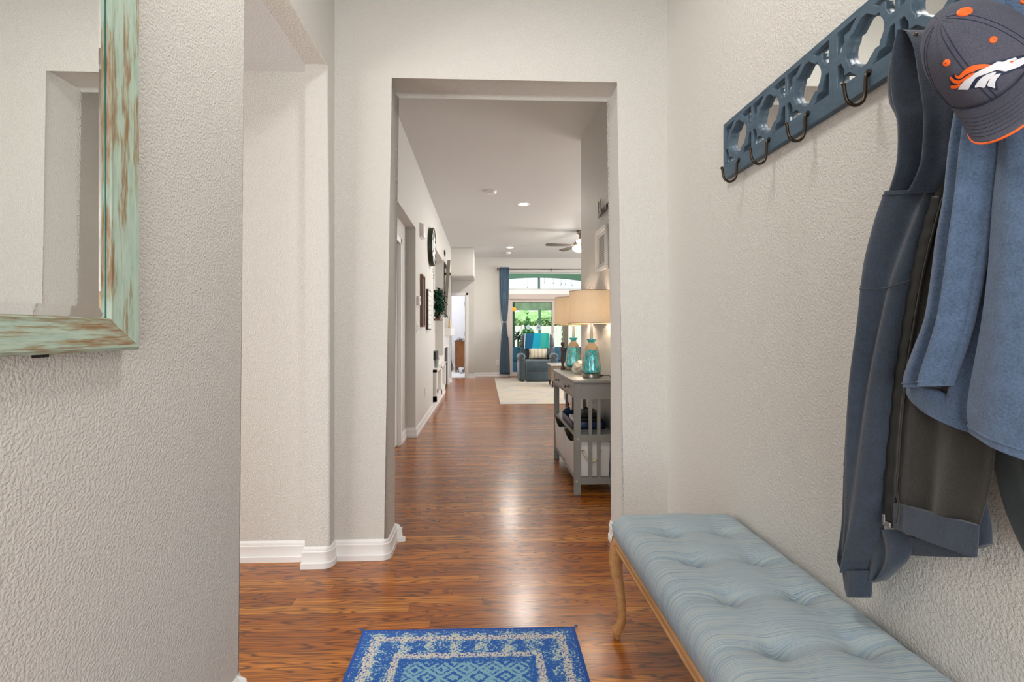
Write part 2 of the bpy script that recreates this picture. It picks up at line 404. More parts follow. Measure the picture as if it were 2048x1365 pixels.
# ------------------------------------------------------------------ foyer: mirror
def mint(vertical):
    n = N('distressed_mint_paint_'+('upright' if vertical else 'rail'))
    v = n.coord((1, 1, .09) if vertical else (1, .09, 1))
    a = n.noise(v, 64, 4, .62); b = n.noise(v, 190, 3, .6)
    patch = n.noise(n.coord((1, 1, .35) if vertical else (1, .35, 1)), 9, 2)
    f = n.math('ADD', n.math('MULTIPLY', a, .62), n.math('ADD', n.math('MULTIPLY', b, .18), n.math('MULTIPLY', patch, .34)))
    c = n.ramp(f, [(.50, srgb(158, 180, 166)), (.575, srgb(148, 168, 152)), (.61, srgb(140, 132, 104)), (.67, srgb(132, 102, 68))])
    c2 = n.mix(n.ramp(b, [(.35, (1, 1, 1, 1)), (.6, (0, 0, 0, 1))]), c, n.mix(.6, c, srgb(176, 190, 172)))
    n.l(c2, n.b.inputs['Base Color']); n.b.inputs['Roughness'].default_value = .5
    n.bump(a, .4, .001); return n.m
MINTV, MINTH = mint(True), mint(False)
my0, my1, mz0, mz1 = .14, 1.034, 1.112, 2.12
mir = thing('wall_mirror', 'large rectangular mirror in distressed mint green wood frame on left wall', 'mirror', (XL, (my0+my1)/2, mz0))
fw = .064
prof = [(0, 0), (0, .030), (.006, .034), (.012, .033), (.054, .020), (.061, .020), (fw, .014), (fw, 0)]     # (inwards, out of wall)
def frame_side(c0, c1, n0, n1):
    bm = B(); rows = []
    for c, nn in ((c0, n0), (c1, n1)):
        rows.append([bm.verts.new((XL+.003+h, c[0]+nn[0]*t, c[1]+nn[1]*t)) for t, h in prof])
    m = len(prof)
    for k in range(m): bm.faces.new((rows[0][k], rows[0][(k+1) % m], rows[1][(k+1) % m], rows[1][k]))
    bm.faces.new(rows[0][::-1]); bm.faces.new(rows[1]); return bm
cs = [(my0, mz0), (my1, mz0), (my1, mz1), (my0, mz1)]; nn = [(1, 1), (-1, 1), (-1, -1), (1, -1)]
for i in range(4):
    obj('frame_rail' if i % 2 == 0 else 'frame_stile', frame_side(cs[i], cs[(i+1) % 4], nn[i], nn[(i+1) % 4]), MINTV if i % 2 else MINTH, mir)
MIR = M('mirror_silver', (.93, .95, .94, 1), .0, 1)
GEDGE = M('green_glass_edge', srgb(60, 104, 92), .15)
bm = B(); a, b, c, d = my0+fw-.002, my1-fw+.002, mz0+fw-.002, mz1-fw+.002; bv = .022; xg = XL+.0135
o_ = [bm.verts.new((xg, y, z)) for y, z in ((a, c), (b, c), (b, d), (a, d))]
i_ = [bm.verts.new((xg+.0028, y, z)) for y, z in ((a+bv, c+bv), (b-bv, c+bv), (b-bv, d-bv), (a+bv, d-bv))]
q_ = [bm.verts.new((xg-.004, y, z)) for y, z in ((a, c), (b, c), (b, d), (a, d))]
bm.faces.new(i_)
for k in range(4):
    bm.faces.new((o_[k], o_[(k+1) % 4], i_[(k+1) % 4], i_[k])); bm.faces.new((q_[k], q_[(k+1) % 4], o_[(k+1) % 4], o_[k]))
bm.faces.new(q_[::-1])
obj('mirror_glass', bm, MIR, mir, auto=1)
bm = B(); 
for (p, q, r_, t_) in ((a, b, c, c+.002), (a, b, d-.002, d), (a, a+.002, c, d), (b-.004, b, c, d)): box(bm, xg-.003, xg+.0015, p, q, r_, t_)
obj('glass_edge', bm, GEDGE, mir)
obj('hanging_bracket', bx(XL+.001, XL+.012, .83, .85, mz0-.006, mz0+.004), M('black_metal', (.02, .02, .02, 1), .4, .5), mir)

# ------------------------------------------------------------------ foyer rug
def rug_mat():
    n = N('blue_cream_persian_rug'); tc = n.n('ShaderNodeTexCoord'); sp = n.n('ShaderNodeSeparateXYZ'); n.l(tc.outputs['Object'], sp.inputs[0])
    x, y = sp.outputs['X'], sp.outputs['Y']; v = n.coord()
    wob = n.math('MULTIPLY', n.math('SUBTRACT', n.noise(v, 60, 3, .8), .5), .055)
    ex = n.math('ADD', n.math('SUBTRACT', .405, n.math('ABSOLUTE', x)), wob)      # distance from side edge
    ey = n.math('ADD', n.math('SUBTRACT', .61, n.math('ABSOLUTE', y)), wob)
    e = n.math('MINIMUM', ex, ey)
    n1 = n.noise(v, 120, 3, .75); n2 = n.noise(v, 38, 3, .7); n3 = n.noise(n.coord((1, 1, 1)), 11, 2, .5)
    blue, lt, cream = srgb(34, 92, 172), srgb(128, 176, 196), srgb(212, 206, 190)
    def band(c, w):   # 1 inside |e-c|<w
        return n.math('LESS_THAN', n.math('ABSOLUTE', n.math('SUBTRACT', e, c)), w)
    # motif fields
    def cell(sx, sy, ox=0, oy=0):
        a = n.math('ABSOLUTE', n.math('SUBTRACT', n.math('FRACT', n.math('ADD', n.math('MULTIPLY', x, sx), ox)), .5))
        b = n.math('ABSOLUTE', n.math('SUBTRACT', n.math('FRACT', n.math('ADD', n.math('MULTIPLY', y, sy), oy)), .5))
        return n.math('ADD', n.math('ADD', a, b), n.math('MULTIPLY', n.math('SUBTRACT', n1, .5), .45))
    dia = cell(11.5, 13)
    dia2 = n.math('PINGPONG', n.math('MULTIPLY', dia, 3.2), 1.0)
    field = n.ramp(n.math('ADD', n.math('MULTIPLY', dia2, .6), n.math('MULTIPLY', n2, .5)), [(.0, blue), (.30, blue), (.33, lt), (.66, lt), (.70, blue), (.90, blue), (.93, lt)], 'CONSTANT')
    bars = n.math('PINGPONG', n.math('MULTIPLY', x, 21.0), 1.0)
    bor = n.ramp(n.math('ADD', n.math('MULTIPLY', bars, .10), n.math('ADD', n.math('MULTIPLY', n1, .62), n.math('MULTIPLY', n2, .40))), [(0, blue), (.55, blue), (.57, lt), (.61, lt), (.62, cream), (.70, cream), (.71, lt)], 'CONSTANT')
    inner = n.math('GREATER_THAN', e, .165)
    c = n.mix(inner, bor, field)
    creamn = n.math('GREATER_THAN', n1, .47)
    c = n.mix(n.math('MULTIPLY', band(.060, .013), creamn), c, cream)
    c = n.mix(n.math('MULTIPLY', band(.155, .012), creamn), c, cream)
    c = n.mix(n.math('MULTIPLY', band(.18, .012), n.math('LESS_THAN', n1, .56)), c, blue)
    c = n.mix(n.math('LESS_THAN', e, .028), c, n.ramp(n1, [(0, blue), (.56, blue), (.60, cream)], 'CONSTANT'))
    raw = n.math('MINIMUM', n.math('SUBTRACT', .405, n.math('ABSOLUTE', x)), n.math('SUBTRACT', .61, n.math('ABSOLUTE', y)))
    c = n.mix(n.math('LESS_THAN', raw, .012), c, srgb(30, 82, 165))
    n.l(c, n.b.inputs['Base Color']); n.b.inputs['Roughness'].default_value = .95
    n.bump(n.noise(v, 420, 2), .6, .002); return n.m
bm = bx(-.405, .405, -.61, .61, 0, .008, bev=.003)
for sx in (-1, 1): tube(bm, [(sx*.405, .61, .004), (sx*.412, .618, .005), (sx*.418, .62, .003)], .0025, 6)
rug = tag(obj('entry_rug', bm, rug_mat(), auto=50), 'small blue and cream patterned rug on foyer hardwood floor', 'rug'); rug.location = (-.061, 1.862-.61, .0005); rug.rotation_euler = (0, 0, -.008)

# ------------------------------------------------------------------ bench
def linen():
    n = N('blue_striped_bench_fabric'); v = n.coord()
    vs = n.coord((.4, 95, .4)); a = n.noise(vs, 5.5, 4, .75); b = n.noise(n.coord((420, 420, 420)), 1.0, 1)
    c = n.ramp(a, [(.26, srgb(66, 90, 116)), (.40, srgb(118, 142, 160)), (.50, srgb(160, 176, 184)), (.60, srgb(180, 184, 174)), (.75, srgb(136, 160, 176))])
    n.l(n.mix(n.math('MULTIPLY', b, .35), c, n.mix(.5, c, srgb(84, 104, 122))), n.b.inputs['Base Color'])
    n.b.inputs['Roughness'].default_value = .9; n.b.inputs['Sheen Weight'].default_value = .15
    n.bump(a, .5, .0015); return n.m
BX0, BX1, BY0, BY1 = .482, .944, .61, 1.812
bench = thing('bench', 'long wooden bench with tufted pale blue striped cushion under the coats', 'bench', ((BX0+BX1)/2, (BY0+BY1)/2, 0))
OAKL = N('light_oak_bench_wood'); v = OAKL.coord((1, .12, 1)); a = OAKL.noise(v, 60, 3)
OAKL.l(OAKL.ramp(a, [(.3, srgb(160, 112, 66)), (.7, srgb(184, 138, 88))]), OAKL.b.inputs['Base Color']); OAKL.b.inputs['Roughness'].default_value = .4; OAKL = OAKL.m
tx = [.634, .826-.008]; ty = [1.628-.201*i for i in range(5)]
nx, ny = 66, 170; bm = B()
ctop = .462; cbot = .378; G = []
def cush_h(x, y):
    dx = min(x-BX0, BX1-x); dy = min(y-BY0, BY1-y); r = .05
    f = lambda d: math.sqrt(max(0, 1-(1-min(d, r)/r)**2))
    crown = f(dx)*f(dy)
    h = .042+.047*crown+.006*math.sin(PI*(x-BX0)/(BX1-BX0))
    for a in tx:
        for b_ in ty:
            d = math.hypot(x-a, y-b_); h -= .030*math.exp(-(d/.022)**2)+.014*math.exp(-(d/.06)**2)
            # pulled creases towards the neighbouring tufts
    for b_ in ty:
        dd = abs(y-b_); g = math.exp(-(dd/.02)**2)
        h -= .009*g*(math.exp(-((x-tx[0])/.06)**2)+math.exp(-((x-tx[1])/.06)**2)+.35)*crown
    for a in tx: h -= .0035*math.exp(-((x-a)/.03)**2)*crown
    return cbot+h
def ease(i, n, a, b):
    t = i/n; t = t-.12*math.sin(2*PI*t)/PI
    return a+(b-a)*t
for j in range(ny+1):
    G.append([bm.verts.new((ease(i, nx, BX0, BX1), ease(j, ny, BY0, BY1), cush_h(ease(i, nx, BX0, BX1), ease(j, ny, BY0, BY1)))) for i in range(nx+1)])
for j in range(ny):
    for i in range(nx): bm.faces.new((G[j][i], G[j][i+1], G[j+1][i+1], G[j+1][i]))
ring = [G[0][i] for i in range(nx+1)]+[G[j][nx] for j in range(1, ny+1)]+[G[ny][i] for i in range(nx-1, -1, -1)]+[G[j][0] for j in range(ny-1, 0, -1)]
low = [bm.verts.new((v.co.x+(.006 if v.co.x < .7 else -.006), v.co.y, cbot-.004)) for v in ring]
for k in range(len(ring)): bm.faces.new((ring[k], low[k], low[(k+1) % len(ring)], ring[(k+1) % len(ring)]))
bm.faces.new(low)
LIN = linen(); cu = obj('tufted_cushion', bm, LIN, bench, smooth=True)
BTN = M('blue_fabric_button', srgb(104, 134, 150), .85)
for a in tx:
    for b_ in ty:
        bm = B(); sphere(bm, (a, b_-.003, cush_h(a, b_)+.001), .0085, (1, 1, .55), 12, 8); obj('tuft_button', bm, BTN, cu, smooth=True)
bm = B()
for (p, q, r_, t_) in ((BX0, BX0+.026, BY0, BY1), (BX1-.026, BX1, BY0, BY1), (BX0, BX1, BY0, BY0+.026), (BX0, BX1, BY1-.026, BY1)):
    box(bm, p, q, r_, t_, .343, .376, bev=.005, seg=3)
    cx_, cy_ = (BX0+BX1)/2, (BY0+BY1)/2
box(bm, BX0-.004, BX0+.02, BY0-.004, BY1+.004, .352, .360, bev=.003)
box(bm, BX0+.02, BX1-.02, BY0+.02, BY1-.02, .366, .377)
obj('frame', bm, OAKL, bench, auto=40)
def cabriole(sx, sy):
    cx_ = BX0+.026 if sx < 0 else BX1-.028; cy_ = BY0+.03 if sy < 0 else BY1-.03
    # (outwards shift, z, radius)
    P = [(.000, .372, .026), (.006, .345, .029), (.013, .30, .027), (.012, .25, .0225), (.004, .19, .019), (-.003, .13, .0165), (-.004, .085, .0155), (.003, .05, .017), (.011, .028, .019), (.012, .014, .015), (.010, .002, .012)]
    pts = []; rs = []
    for k in range(31):
        o_, z, r_ = polyat(P, k/30); pts.append((cx_+sx*min(o_, .0 if sx > 0 else 1), cy_+sy*o_, z)); rs.append(r_)
    bm = B(); tube(bm, pts, rs, 16); lathe(bm, [(.011, .0), (.011, .006)], (pts[-1][0], pts[-1][1], 0), 14); return bm
for sx in (-1, 1):
    for sy in (-1, 1): obj('leg', cabriole(sx, sy), OAKL, bench, smooth=True)

# ------------------------------------------------------------------ coat rack
RACK = N('slate_blue_painted_wood'); v = RACK.coord((1, .3, 1)); a = RACK.noise(v, 60, 4, .7)
RACK.l(RACK.ramp(a, [(.3, srgb(58, 78, 94)), (.7, srgb(74, 96, 112))]), RACK.b.inputs['Base Color']); RACK.b.inputs['Roughness'].default_value = .45; RACK.bump(a, .2, .001); RACK = RACK.m
HOOKM = M('dark_bronze_metal', srgb(74, 66, 56), .3, .9)
rack = thing('coat_rack', 'long slate blue lattice coat rack with mirrored back and dark hooks on right wall', 'coat rack', (XR, 1.25, 1.74))
RZ0, RZ1 = 1.737, 1.947; XF = .925
def quatre(cx, cz, s, sz, hole=True):
    q = []
    if hole:
        a = [(.64*math.cos(math.radians(t)), .64*math.sin(math.radians(t))) for t in range(0, 39, 6)]
        quad = a+[(.50, .52), (.36, .52), (.10, .80), (.0, .80)]
    pts = []
    for (mx, mz, rev) in ((1, 1, 0), (-1, 1, 1), (-1, -1, 0), (1, -1, 1)):
        seq = quad[::-1] if rev else quad
        pts += [(cx+mx*p[0]*s, cz+mz*p[1]*sz) for p in seq]
    outp = []
    for p in pts:
        if not outp or math.hypot(p[0]-outp[-1][0], p[1]-outp[-1][1]) > 1e-4: outp.append(p)
    if math.hypot(outp[0][0]-outp[-1][0], outp[0][1]-outp[-1][1]) < 1e-4: outp.pop()
    return outp
def corner(cx, cz, s, sz, mx, mz):
    a = [(.80*math.cos(math.radians(t)), .80*math.sin(math.radians(t))) for t in (14, 20, 26, 31)]
    p = [(.955, .97), (.955, .17), (.82, .17)]+a+[(.67, .50), (.67, .66), (.49, .66), (.20, .97)]
    pts = [(cx+mx*q[0]*s, cz+mz*q[1]*sz) for q in p]
    return pts if mx*mz > 0 else pts[::-1]
def panel(ya, yb):
    n = 3; L = yb-ya; t = L/n
    sp = [[(ya+.0008, RZ0), (yb-.0008, RZ0), (yb-.0008, RZ1), (ya+.0008, RZ1)]]
    zc = RZ0+.122; sz = .077
    end = .010
    tt = (L-2*end)/n
    for i in range(n):
        c = ya+end+tt*(i+.5); s = tt/2
        sp.append(quatre(c, zc, s, sz))
        for mx in (-1, 1):
            for mz in (-1, 1): sp.append(corner(c, zc, s, sz, mx, mz))
    bm = filled(sp, .017, .0015, 1)
    for v in bm.verts: v.co = Vector((XF+.0095+v.co.z, v.co.x, v.co.y))
    return bm
for (ya, yb) in ((1.248, 1.835), (.661, 1.248)):
    p = obj('lattice_panel', panel(ya, yb), RACK, rack)
    obj('mirror_backing', bx(XR-.0065, XR-.002, ya+.004, yb-.004, RZ0+.004, RZ1-.004), MIR, p)
def hook(y):
    bm = B(); P = [(XF+.001, 1.772), (XF-.006, 1.768), (XF-.0085, 1.757), (XF-.009, 1.735), (XF-.010, 1.718), (XF-.016, 1.702), (XF-.028, 1.694), (XF-.041, 1.694), (XF-.053, 1.703), (XF-.059, 1.718), (XF-.061, 1.735), (XF-.0635, 1.742)]
    pts = [(lambda q: (q[0], y, q[1]))(polyat(P, k/40)) for k in range(41)]
    tube(bm, pts, [.0042]*39+[.0046, .0050], 10)
    sphere(bm, (P[-1][0], y, P[-1][1]+.001), .0055, (1, 1, .8), 12, 8)
    tube(bm, [(XF+.0005, y, 1.772), (XF-.003, y, 1.772)], .0085, 14)
    return bm
HY = [1.721, 1.536, 1.347, 1.128, .936, .745]
for y in HY: obj('hook', hook(y), HOOKM, rack, auto=50)

# ------------------------------------------------------------------ garments
def fleece(name, c, k=1.0, var=.22):
    n = N(name); v = n.coord(); a = n.noise(v, 260, 4, .75); b = n.noise(v, 30, 3, .6)
    f = n.math('ADD', n.math('MULTIPLY', a, .7), n.math('MULTIPLY', b, .3))
    lo = tuple(x*(1-var) for x in c[:3])+(1,); hi = tuple(x*(1+var) for x in c[:3])+(1,)
    n.l(n.ramp(f, [(.36, lo), (.64, hi)]), n.b.inputs['Base Color']); n.b.inputs['Roughness'].default_value = .95
    n.b.inputs['Sheen Weight'].default_value = .25; n.b.inputs['Sheen Roughness'].default_value = .5
    n.bump(a, .8*k, .002); return n.m
NAVY = fleece('heathered_navy_sweatshirt_cloth', srgb(46, 57, 71), .9, .32)
LINING = fleece('dark_brown_fleece_lining', srgb(40, 38, 33), 1.2, .3)
BLUE = fleece('blue_grey_fleece', srgb(82, 104, 132), 1.2, .34)
BLACKT = M('black_zipper_tape', srgb(26, 28, 26), .5)
TEAL = fleece('dark_green_coat_cloth', srgb(26, 42, 44), .5)
CHROME = M('dark_chrome', (.35, .35, .36, 1), .2, 1)
def cloth(L, R, xf, thick=.02, nu=36, nv=80, folds=None, bulge=.02, pinch=.45):
    """a hanging sheet of cloth between two photo outlines; xf(u, v) is its distance plane from the room axis (front, towards -X)"""
    bm = B(); F = []; K = []
    for j in range(nv+1):
        v = j/nv; l = polyat(L, v); r = polyat(R, v); f = []; k = []
        for i in range(nu+1):
            u = i/nu; uu = .5-.5*math.cos(PI*u)
            px, py = lerp(l[0], r[0], uu), lerp(l[1], r[1], uu)
            sp = math.sin(PI*uu)**pinch if 0 < i < nu else 0
            x = xf(uu, v) if callable(xf) else xf
            p0 = at(px, py, X=x)
            d = bulge*sp+(folds(uu, v)*min(1, sp*1.5) if folds else 0)
            p = Vector((p0.x-d, p0.y, p0.z))
            f.append(bm.verts.new(p)); k.append(bm.verts.new((p0.x+thick*sp*.6+.001, p0.y, p0.z)))
        F.append(f); K.append(k)
    for j in range(nv):
        for i in range(nu):
            bm.faces.new((F[j][i], F[j][i+1], F[j+1][i+1], F[j+1][i])); bm.faces.new((K[j][i], K[j+1][i], K[j+1][i+1], K[j][i+1]))
        bm.faces.new((F[j][0], F[j+1][0], K[j+1][0], K[j][0])); bm.faces.new((F[j][nu], K[j][nu], K[j+1][nu], F[j+1][nu]))
    for i in range(nu):
        bm.faces.new((F[0][i], K[0][i], K[0][i+1], F[0][i+1])); bm.faces.new((F[nv][i], F[nv][i+1], K[nv][i+1], K[nv][i]))
    global CL
    CL = [[p.co.copy() for p in r_] for r_ in F]
    return bm
def seam_v(v, m, name, parent, r=.0016, lift=.0006, wob=0):
    nv = len(CL)-1; nu = len(CL[0])-1; pts = []
    for i in range(1, nu):
        f = min(max((v+wob*math.sin(3*i/nu))*nv, 0), nv-.001); j = int(f); pts.append(CL[j][i].lerp(CL[j+1][i], f-j)-Vector((lift, 0, 0)))
    bm = B(); tube(bm, pts, r, 6); return obj(name, bm, m, parent, smooth=True)
def rip(*w):
    return lambda u, v: sum(a*math.exp(-((u-(c+s*v))/wd)**2) for a, c, s, wd in w)
hood = thing('hooded_sweatshirt', 'navy zip sweatshirt with brown fleece lining hanging left of the blue fleece', 'sweatshirt', (.88, .95, .55))
# upper body gathered on the hook
L = [(1833, 60), (1820, 64), (1804, 80), (1786, 118), (1778, 160), (1782, 205), (1797, 240), (1799, 300), (1794, 340), (1784, 374), (1778, 391)]
R = [(1838, 60), (1853, 65), (1872, 84), (1890, 110), (1905, 160), (1915, 205), (1916, 240), (1914, 290), (1910, 325), (1896, 358), (1882, 384)]
obj('hood', cloth(L, R, lambda u, v: .885, .03, 44, 90, rip((.018, .36, -.1, .07), (-.030, .58, -.10, .09), (.016, .80, -.1, .07), (-.016, .17, .05, .05)), .024), NAVY, hood, smooth=True)
# outer sleeve and front down to the cuff
L = [(1776, 385), (1752, 450), (1734, 520), (1728, 570), (1722, 650), (1706, 760), (1699, 850), (1694, 950), (1690, 1050), (1681, 1110), (1682, 1128), (1692, 1146)]
R = [(1876, 378), (1862, 420), (1838, 500), (1822, 560), (1806, 640), (1790, 740), (1780, 840), (1772, 940), (1768, 1020), (1762, 1080), (1756, 1120), (1742, 1146)]
obj('sleeve', cloth(L, R, lambda u, v: .893-.03*math.sin(PI*min(v*1.1, 1)), .03, 44, 110, rip((-.018, .80, -.55, .13), (.012, .35, .1, .14), (-.006, .1, .1, .06)), .034, .5), NAVY, hood, smooth=True)
seam_v(.02, NAVY, 'seam', hood)
seam_v(.27, NAVY, 'seam', hood, wob=.02)
L = [(1692, 1142), (1694, 1160), (1698, 1180), (1704, 1194)]; R = [(1742, 1142), (1742, 1160), (1741, 1180), (1739, 1196)]
obj('cuff', cloth(L, R, .882, .025, 24, 20, lambda u, v: .0008*math.sin(u*60), .027, .5), NAVY, hood, smooth=True)
def seamline(pts, X, r, m, name, parent):
    bm = B(); q = [at(p[0], p[1], X=(X if not callable(X) else X(p))) for p in pts]
    Q = [Vector(polyat([tuple(a) for a in q], k/30)) for k in range(31)]
    tube(bm, Q, r, 6); return obj(name, bm, m, parent, smooth=True)
# far edge piping behind the sleeve
L = [(1722, 640), (1704, 760), (1697, 850), (1690, 930), (1691, 1000)]; R = [(1740, 640), (1722, 760), (1712, 850), (1704, 930), (1700, 1000)]
obj('zipper_tape', cloth(L, R, .90, .01, 8, 40, lambda u, v: .002*math.sin(v*70), .008), BLACKT, hood, smooth=True)
# lining panel, its zip tape and hem band
L = [(1905, 215), (1885, 300), (1872, 380), (1845, 500), (1826, 600), (1808, 700), (1795, 800), (1788, 900), (1782, 980), (1780, 1026)]
R = [(1975, 215), (1980, 300), (1985, 380), (1990, 500), (1995, 600), (2000, 700), (2000, 800), (1990, 900), (1978, 980), (1956, 1058)]
obj('lining', cloth(L, R, lambda u, v: .885, .02, 40, 90, rip((-.012, .25, .2, .12), (.012, .6, .1, .18), (-.01, .9, 0, .1)), .012, .5), LINING, hood, smooth=True)
L = [(1866, 392), (1842, 470), (1824, 545), (1806, 640), (1790, 740), (1780, 840), (1770, 960), (1768, 1050)]
R = [(1885, 392), (1864, 470), (1846, 545), (1828, 640), (1812, 740), (1802, 840), (1792, 960), (1790, 1050)]
obj('zipper_tape', cloth(L, R, .868, .012, 10, 70, lambda u, v: .0015*math.sin(v*90), .006), BLACKT, hood, smooth=True)
seamline([(1886, 394), (1848, 540), (1814, 740), (1800, 860), (1796, 930), (1792, 980), (1797, 1010), (1792, 1050)], lambda p: .856, .0022, LINING, 'piping', hood)
L = [(1788, 1006), (1786, 1030), (1786, 1055)]; R = [(1956, 1052), (1955, 1085), (1952, 1116)]
obj('hem_band', cloth(L, R, .868, .02, 40, 24, lambda u, v: .0006*math.sin(u*160), .010, .4), NAVY, hood, smooth=True)
L = [(1948, 1010), (1950, 1060), (1953, 1098)]; R = [(1968, 1000), (1978, 1050), (1980, 1088)]
obj('hem_band', cloth(L, R, .905, .02, 16, 24, None, .01), NAVY, hood, smooth=True)
L = [(1748, 1060), (1745, 1100), (1742, 1140), (1744, 1166)]; R = [(1802, 1060), (1822, 1092), (1812, 1124), (1772, 1160)]
obj('sleeve', cloth(L, R, .892, .02, 30, 40, rip((-.01, .4, .1, .12)), .02, .5), NAVY, hood, smooth=True)
L = [(1800, 1070), (1812, 1095), (1822, 1112)]; R = [(1900, 1085), (1950, 1108), (1950, 1116)]
obj('hem_band', cloth(L, R, .90, .02, 30, 20, None, .008), NAVY, hood, smooth=True)
zp = at(1772, 1046, X=.852); bm = B(); box(bm, zp.x-.004, zp.x+.004, zp.y-.014, zp.y+.006, zp.z-.007, zp.z+.005, bev=.002); box(bm, zp.x-.006, zp.x-.001, zp.y-.003, zp.y+.004, zp.z, zp.z+.018, bev=.001)
obj('zipper_pull', bm, CHROME, hood)

# dark green coat behind the fleece, only its lower hem shows
gc = thing('dark_coat', 'dark green coat hanging behind the blue fleece at right', 'coat', (.9, .7, .75))
L = [(1975, 640), (1972, 760), (1975, 860), (1988, 930), (2004, 1000), (2026, 1060), (2052, 1112)]
R = [(2210, 640), (2220, 760), (2230, 860), (2235, 930), (2240, 1000), (2240, 1060), (2235, 1150)]
obj('coat_body', cloth(L, R, .915, .015, 40, 60, rip((.008, .3, .1, .1), (-.008, .55, 0, .1)), .012, .5), TEAL, gc, smooth=True)

# blue fleece
fl = thing('fleece_jacket', 'blue grey fleece jacket hanging under the ball cap', 'jacket', (.84, .76, 1.0))
L = [(2000, -40), (1950, 60), (1925, 180), (1905, 290), (1893, 400), (1878, 480), (1868, 560), (1855, 640), (1832, 700), (1814, 750), (1812, 776)]
R = [(2052, -40), (2045, 60), (2025, 180), (2008, 280), (1996, 360), (1984, 450), (1970, 540), (1952, 630), (1932, 700), (1915, 745), (1906, 772)]
obj('front_flap', cloth(L, R, lambda u, v: .845, .02, 40, 100, rip((-.016, .30, .12, .10), (.014, .62, .10, .12), (-.008, .9, 0, .06)), .030, .5), BLUE, fl, smooth=True)
seam_v(.955, BLUE, 'hem_stitching', fl)
L = [(2010, -60), (1995, 100), (1985, 280), (1966, 400), (1950, 540), (1930, 660), (1905, 760), (1896, 806), (1900, 838)]
R = [(2130, -60), (2180, 100), (2210, 280), (2230, 400), (2250, 540), (2260, 660), (2270, 800), (2280, 900), (2285, 1010)]
obj('body_panel', cloth(L, R, lambda u, v: .862, .02, 70, 110, rip((-.022, .10, -.01, .05), (.010, .34, 0, .12), (-.008, .6, 0, .1)), .030, .35), BLUE, fl, smooth=True)
seam_v(.955, BLUE, 'hem_stitching', fl)
L = [(1812, 758), (1813, 782), (1822, 800), (1836, 812)]; R = [(1905, 790), (1925, 812), (1938, 838), (1950, 868)]
obj('hem', cloth(L, R, .868, .02, 30, 24, None, .02, .5), BLUE, fl, smooth=True)

# ------------------------------------------------------------------ ball cap
capm = N('charcoal_navy_cotton_twill'); v = capm.coord(); a = capm.noise(v, 700, 2, .6)
capm.l(capm.ramp(a, [(.35, srgb(66, 68, 82)), (.65, srgb(86, 88, 102))]), capm.b.inputs['Base Color']); capm.b.inputs['Roughness'].default_value = .9; capm.bump(a, .3, .0006); capm = capm.m
ORANGE = M('orange_embroidery_thread', srgb(246, 104, 28), .55, bump=.3, bscale=900, bdist=.0004)
WTHREAD = M('white_embroidery_thread', srgb(222, 226, 232), .5, bump=.3, bscale=900, bdist=.0004)
NTHREAD = M('navy_embroidery_thread', srgb(26, 38, 66), .6)
cap = thing('ball_cap', 'grey baseball cap with orange and white horse head emblem on the coat rack', 'cap', (.80, .75, 1.66))
# cap frame: r to the wearer's left seen as photo right, f forward over the brim, u through the button
O = at(1974, 128, X=.80)
hd = Vector((-O.x, -O.y, 0)).normalized(); hd.rotate(Matrix.Rotation(math.radians(-20), 3, 'Z')); rr = Vector((-hd.y, hd.x, 0))*1.0
if rr.x < 0: rr = -rr
pit = math.radians(60); fvec = hd*math.cos(pit)-Vector((0, 0, 1))*math.sin(pit); uvec = hd*math.sin(pit)+Vector((0, 0, 1))*math.cos(pit)
rol = math.radians(-19)
Rm = Matrix.Rotation(-rol, 3, hd)
rr, fvec, uvec = (Rm @ rr).normalized(), (Rm @ fvec).normalized(), (Rm @ uvec).normalized()
SA, SF, SU = .061, .093, .115
OC = O.copy()
def dome(th, ph, k=1.0):
    # th around, ph up from the brim line
    cu = math.cos(ph)**.85 if math.cos(ph) > 0 else 0
    return OC+(rr*SA*math.cos(th)*cu+fvec*SF*math.sin(th)*cu)*k+uvec*(SU*math.sin(ph)*k)
bm = B(); rows = []; nt_, np_ = 72, 22
for j in range(np_):
    ph = PI/2*j/np_
    rows.append([bm.verts.new(dome(2*PI*i/nt_, ph, 1-.012*math.exp(-(((i % 12)-0)/1.1)**2)-.012*math.exp(-(((i % 12)-12)/1.1)**2))) for i in range(nt_)])
tip = bm.verts.new(dome(0, PI/2))
for a_, b_ in zip(rows, rows[1:]):
    for i in range(nt_): bm.faces.new((a_[i], a_[(i+1) % nt_], b_[(i+1) % nt_], b_[i]))
for i in range(nt_): bm.faces.new((rows[-1][i], rows[-1][(i+1) % nt_], tip))
inner = [bm.verts.new(dome(2*PI*i/nt_, 0, .97)) for i in range(nt_)]
for i in range(nt_): bm.faces.new((rows[0][i], inner[i], inner[(i+1) % nt_], rows[0][(i+1) % nt_]))
inn2 = [bm.verts.new(dome(2*PI*i/nt_, .8, .96)) for i in range(nt_)]
for i in range(nt_): bm.faces.new((inner[i], inn2[i], inn2[(i+1) % nt_], inner[(i+1) % nt_]))
bm.faces.new(inn2)
crown = obj('crown', bm, capm, cap, smooth=True)
for th0 in (PI/2, PI/2+PI/3, PI/2-PI/3):
    for dth in (-.05, .05):
        bm = B(); tube(bm, [dome(th0+dth*(1-.2*k/30)/max(.35, math.cos(PI/2*.93*k/30)), PI/2*.93*k/30, 1.002) for k in range(31)], .0005, 5, caps=False); obj('stitching', bm, NTHREAD, crown)
bm = B(); tube(bm, [dome(PI*k/40, .0, 1.005) for k in range(41)], .0012, 6); obj('brim_seam', bm, NTHREAD, crown)
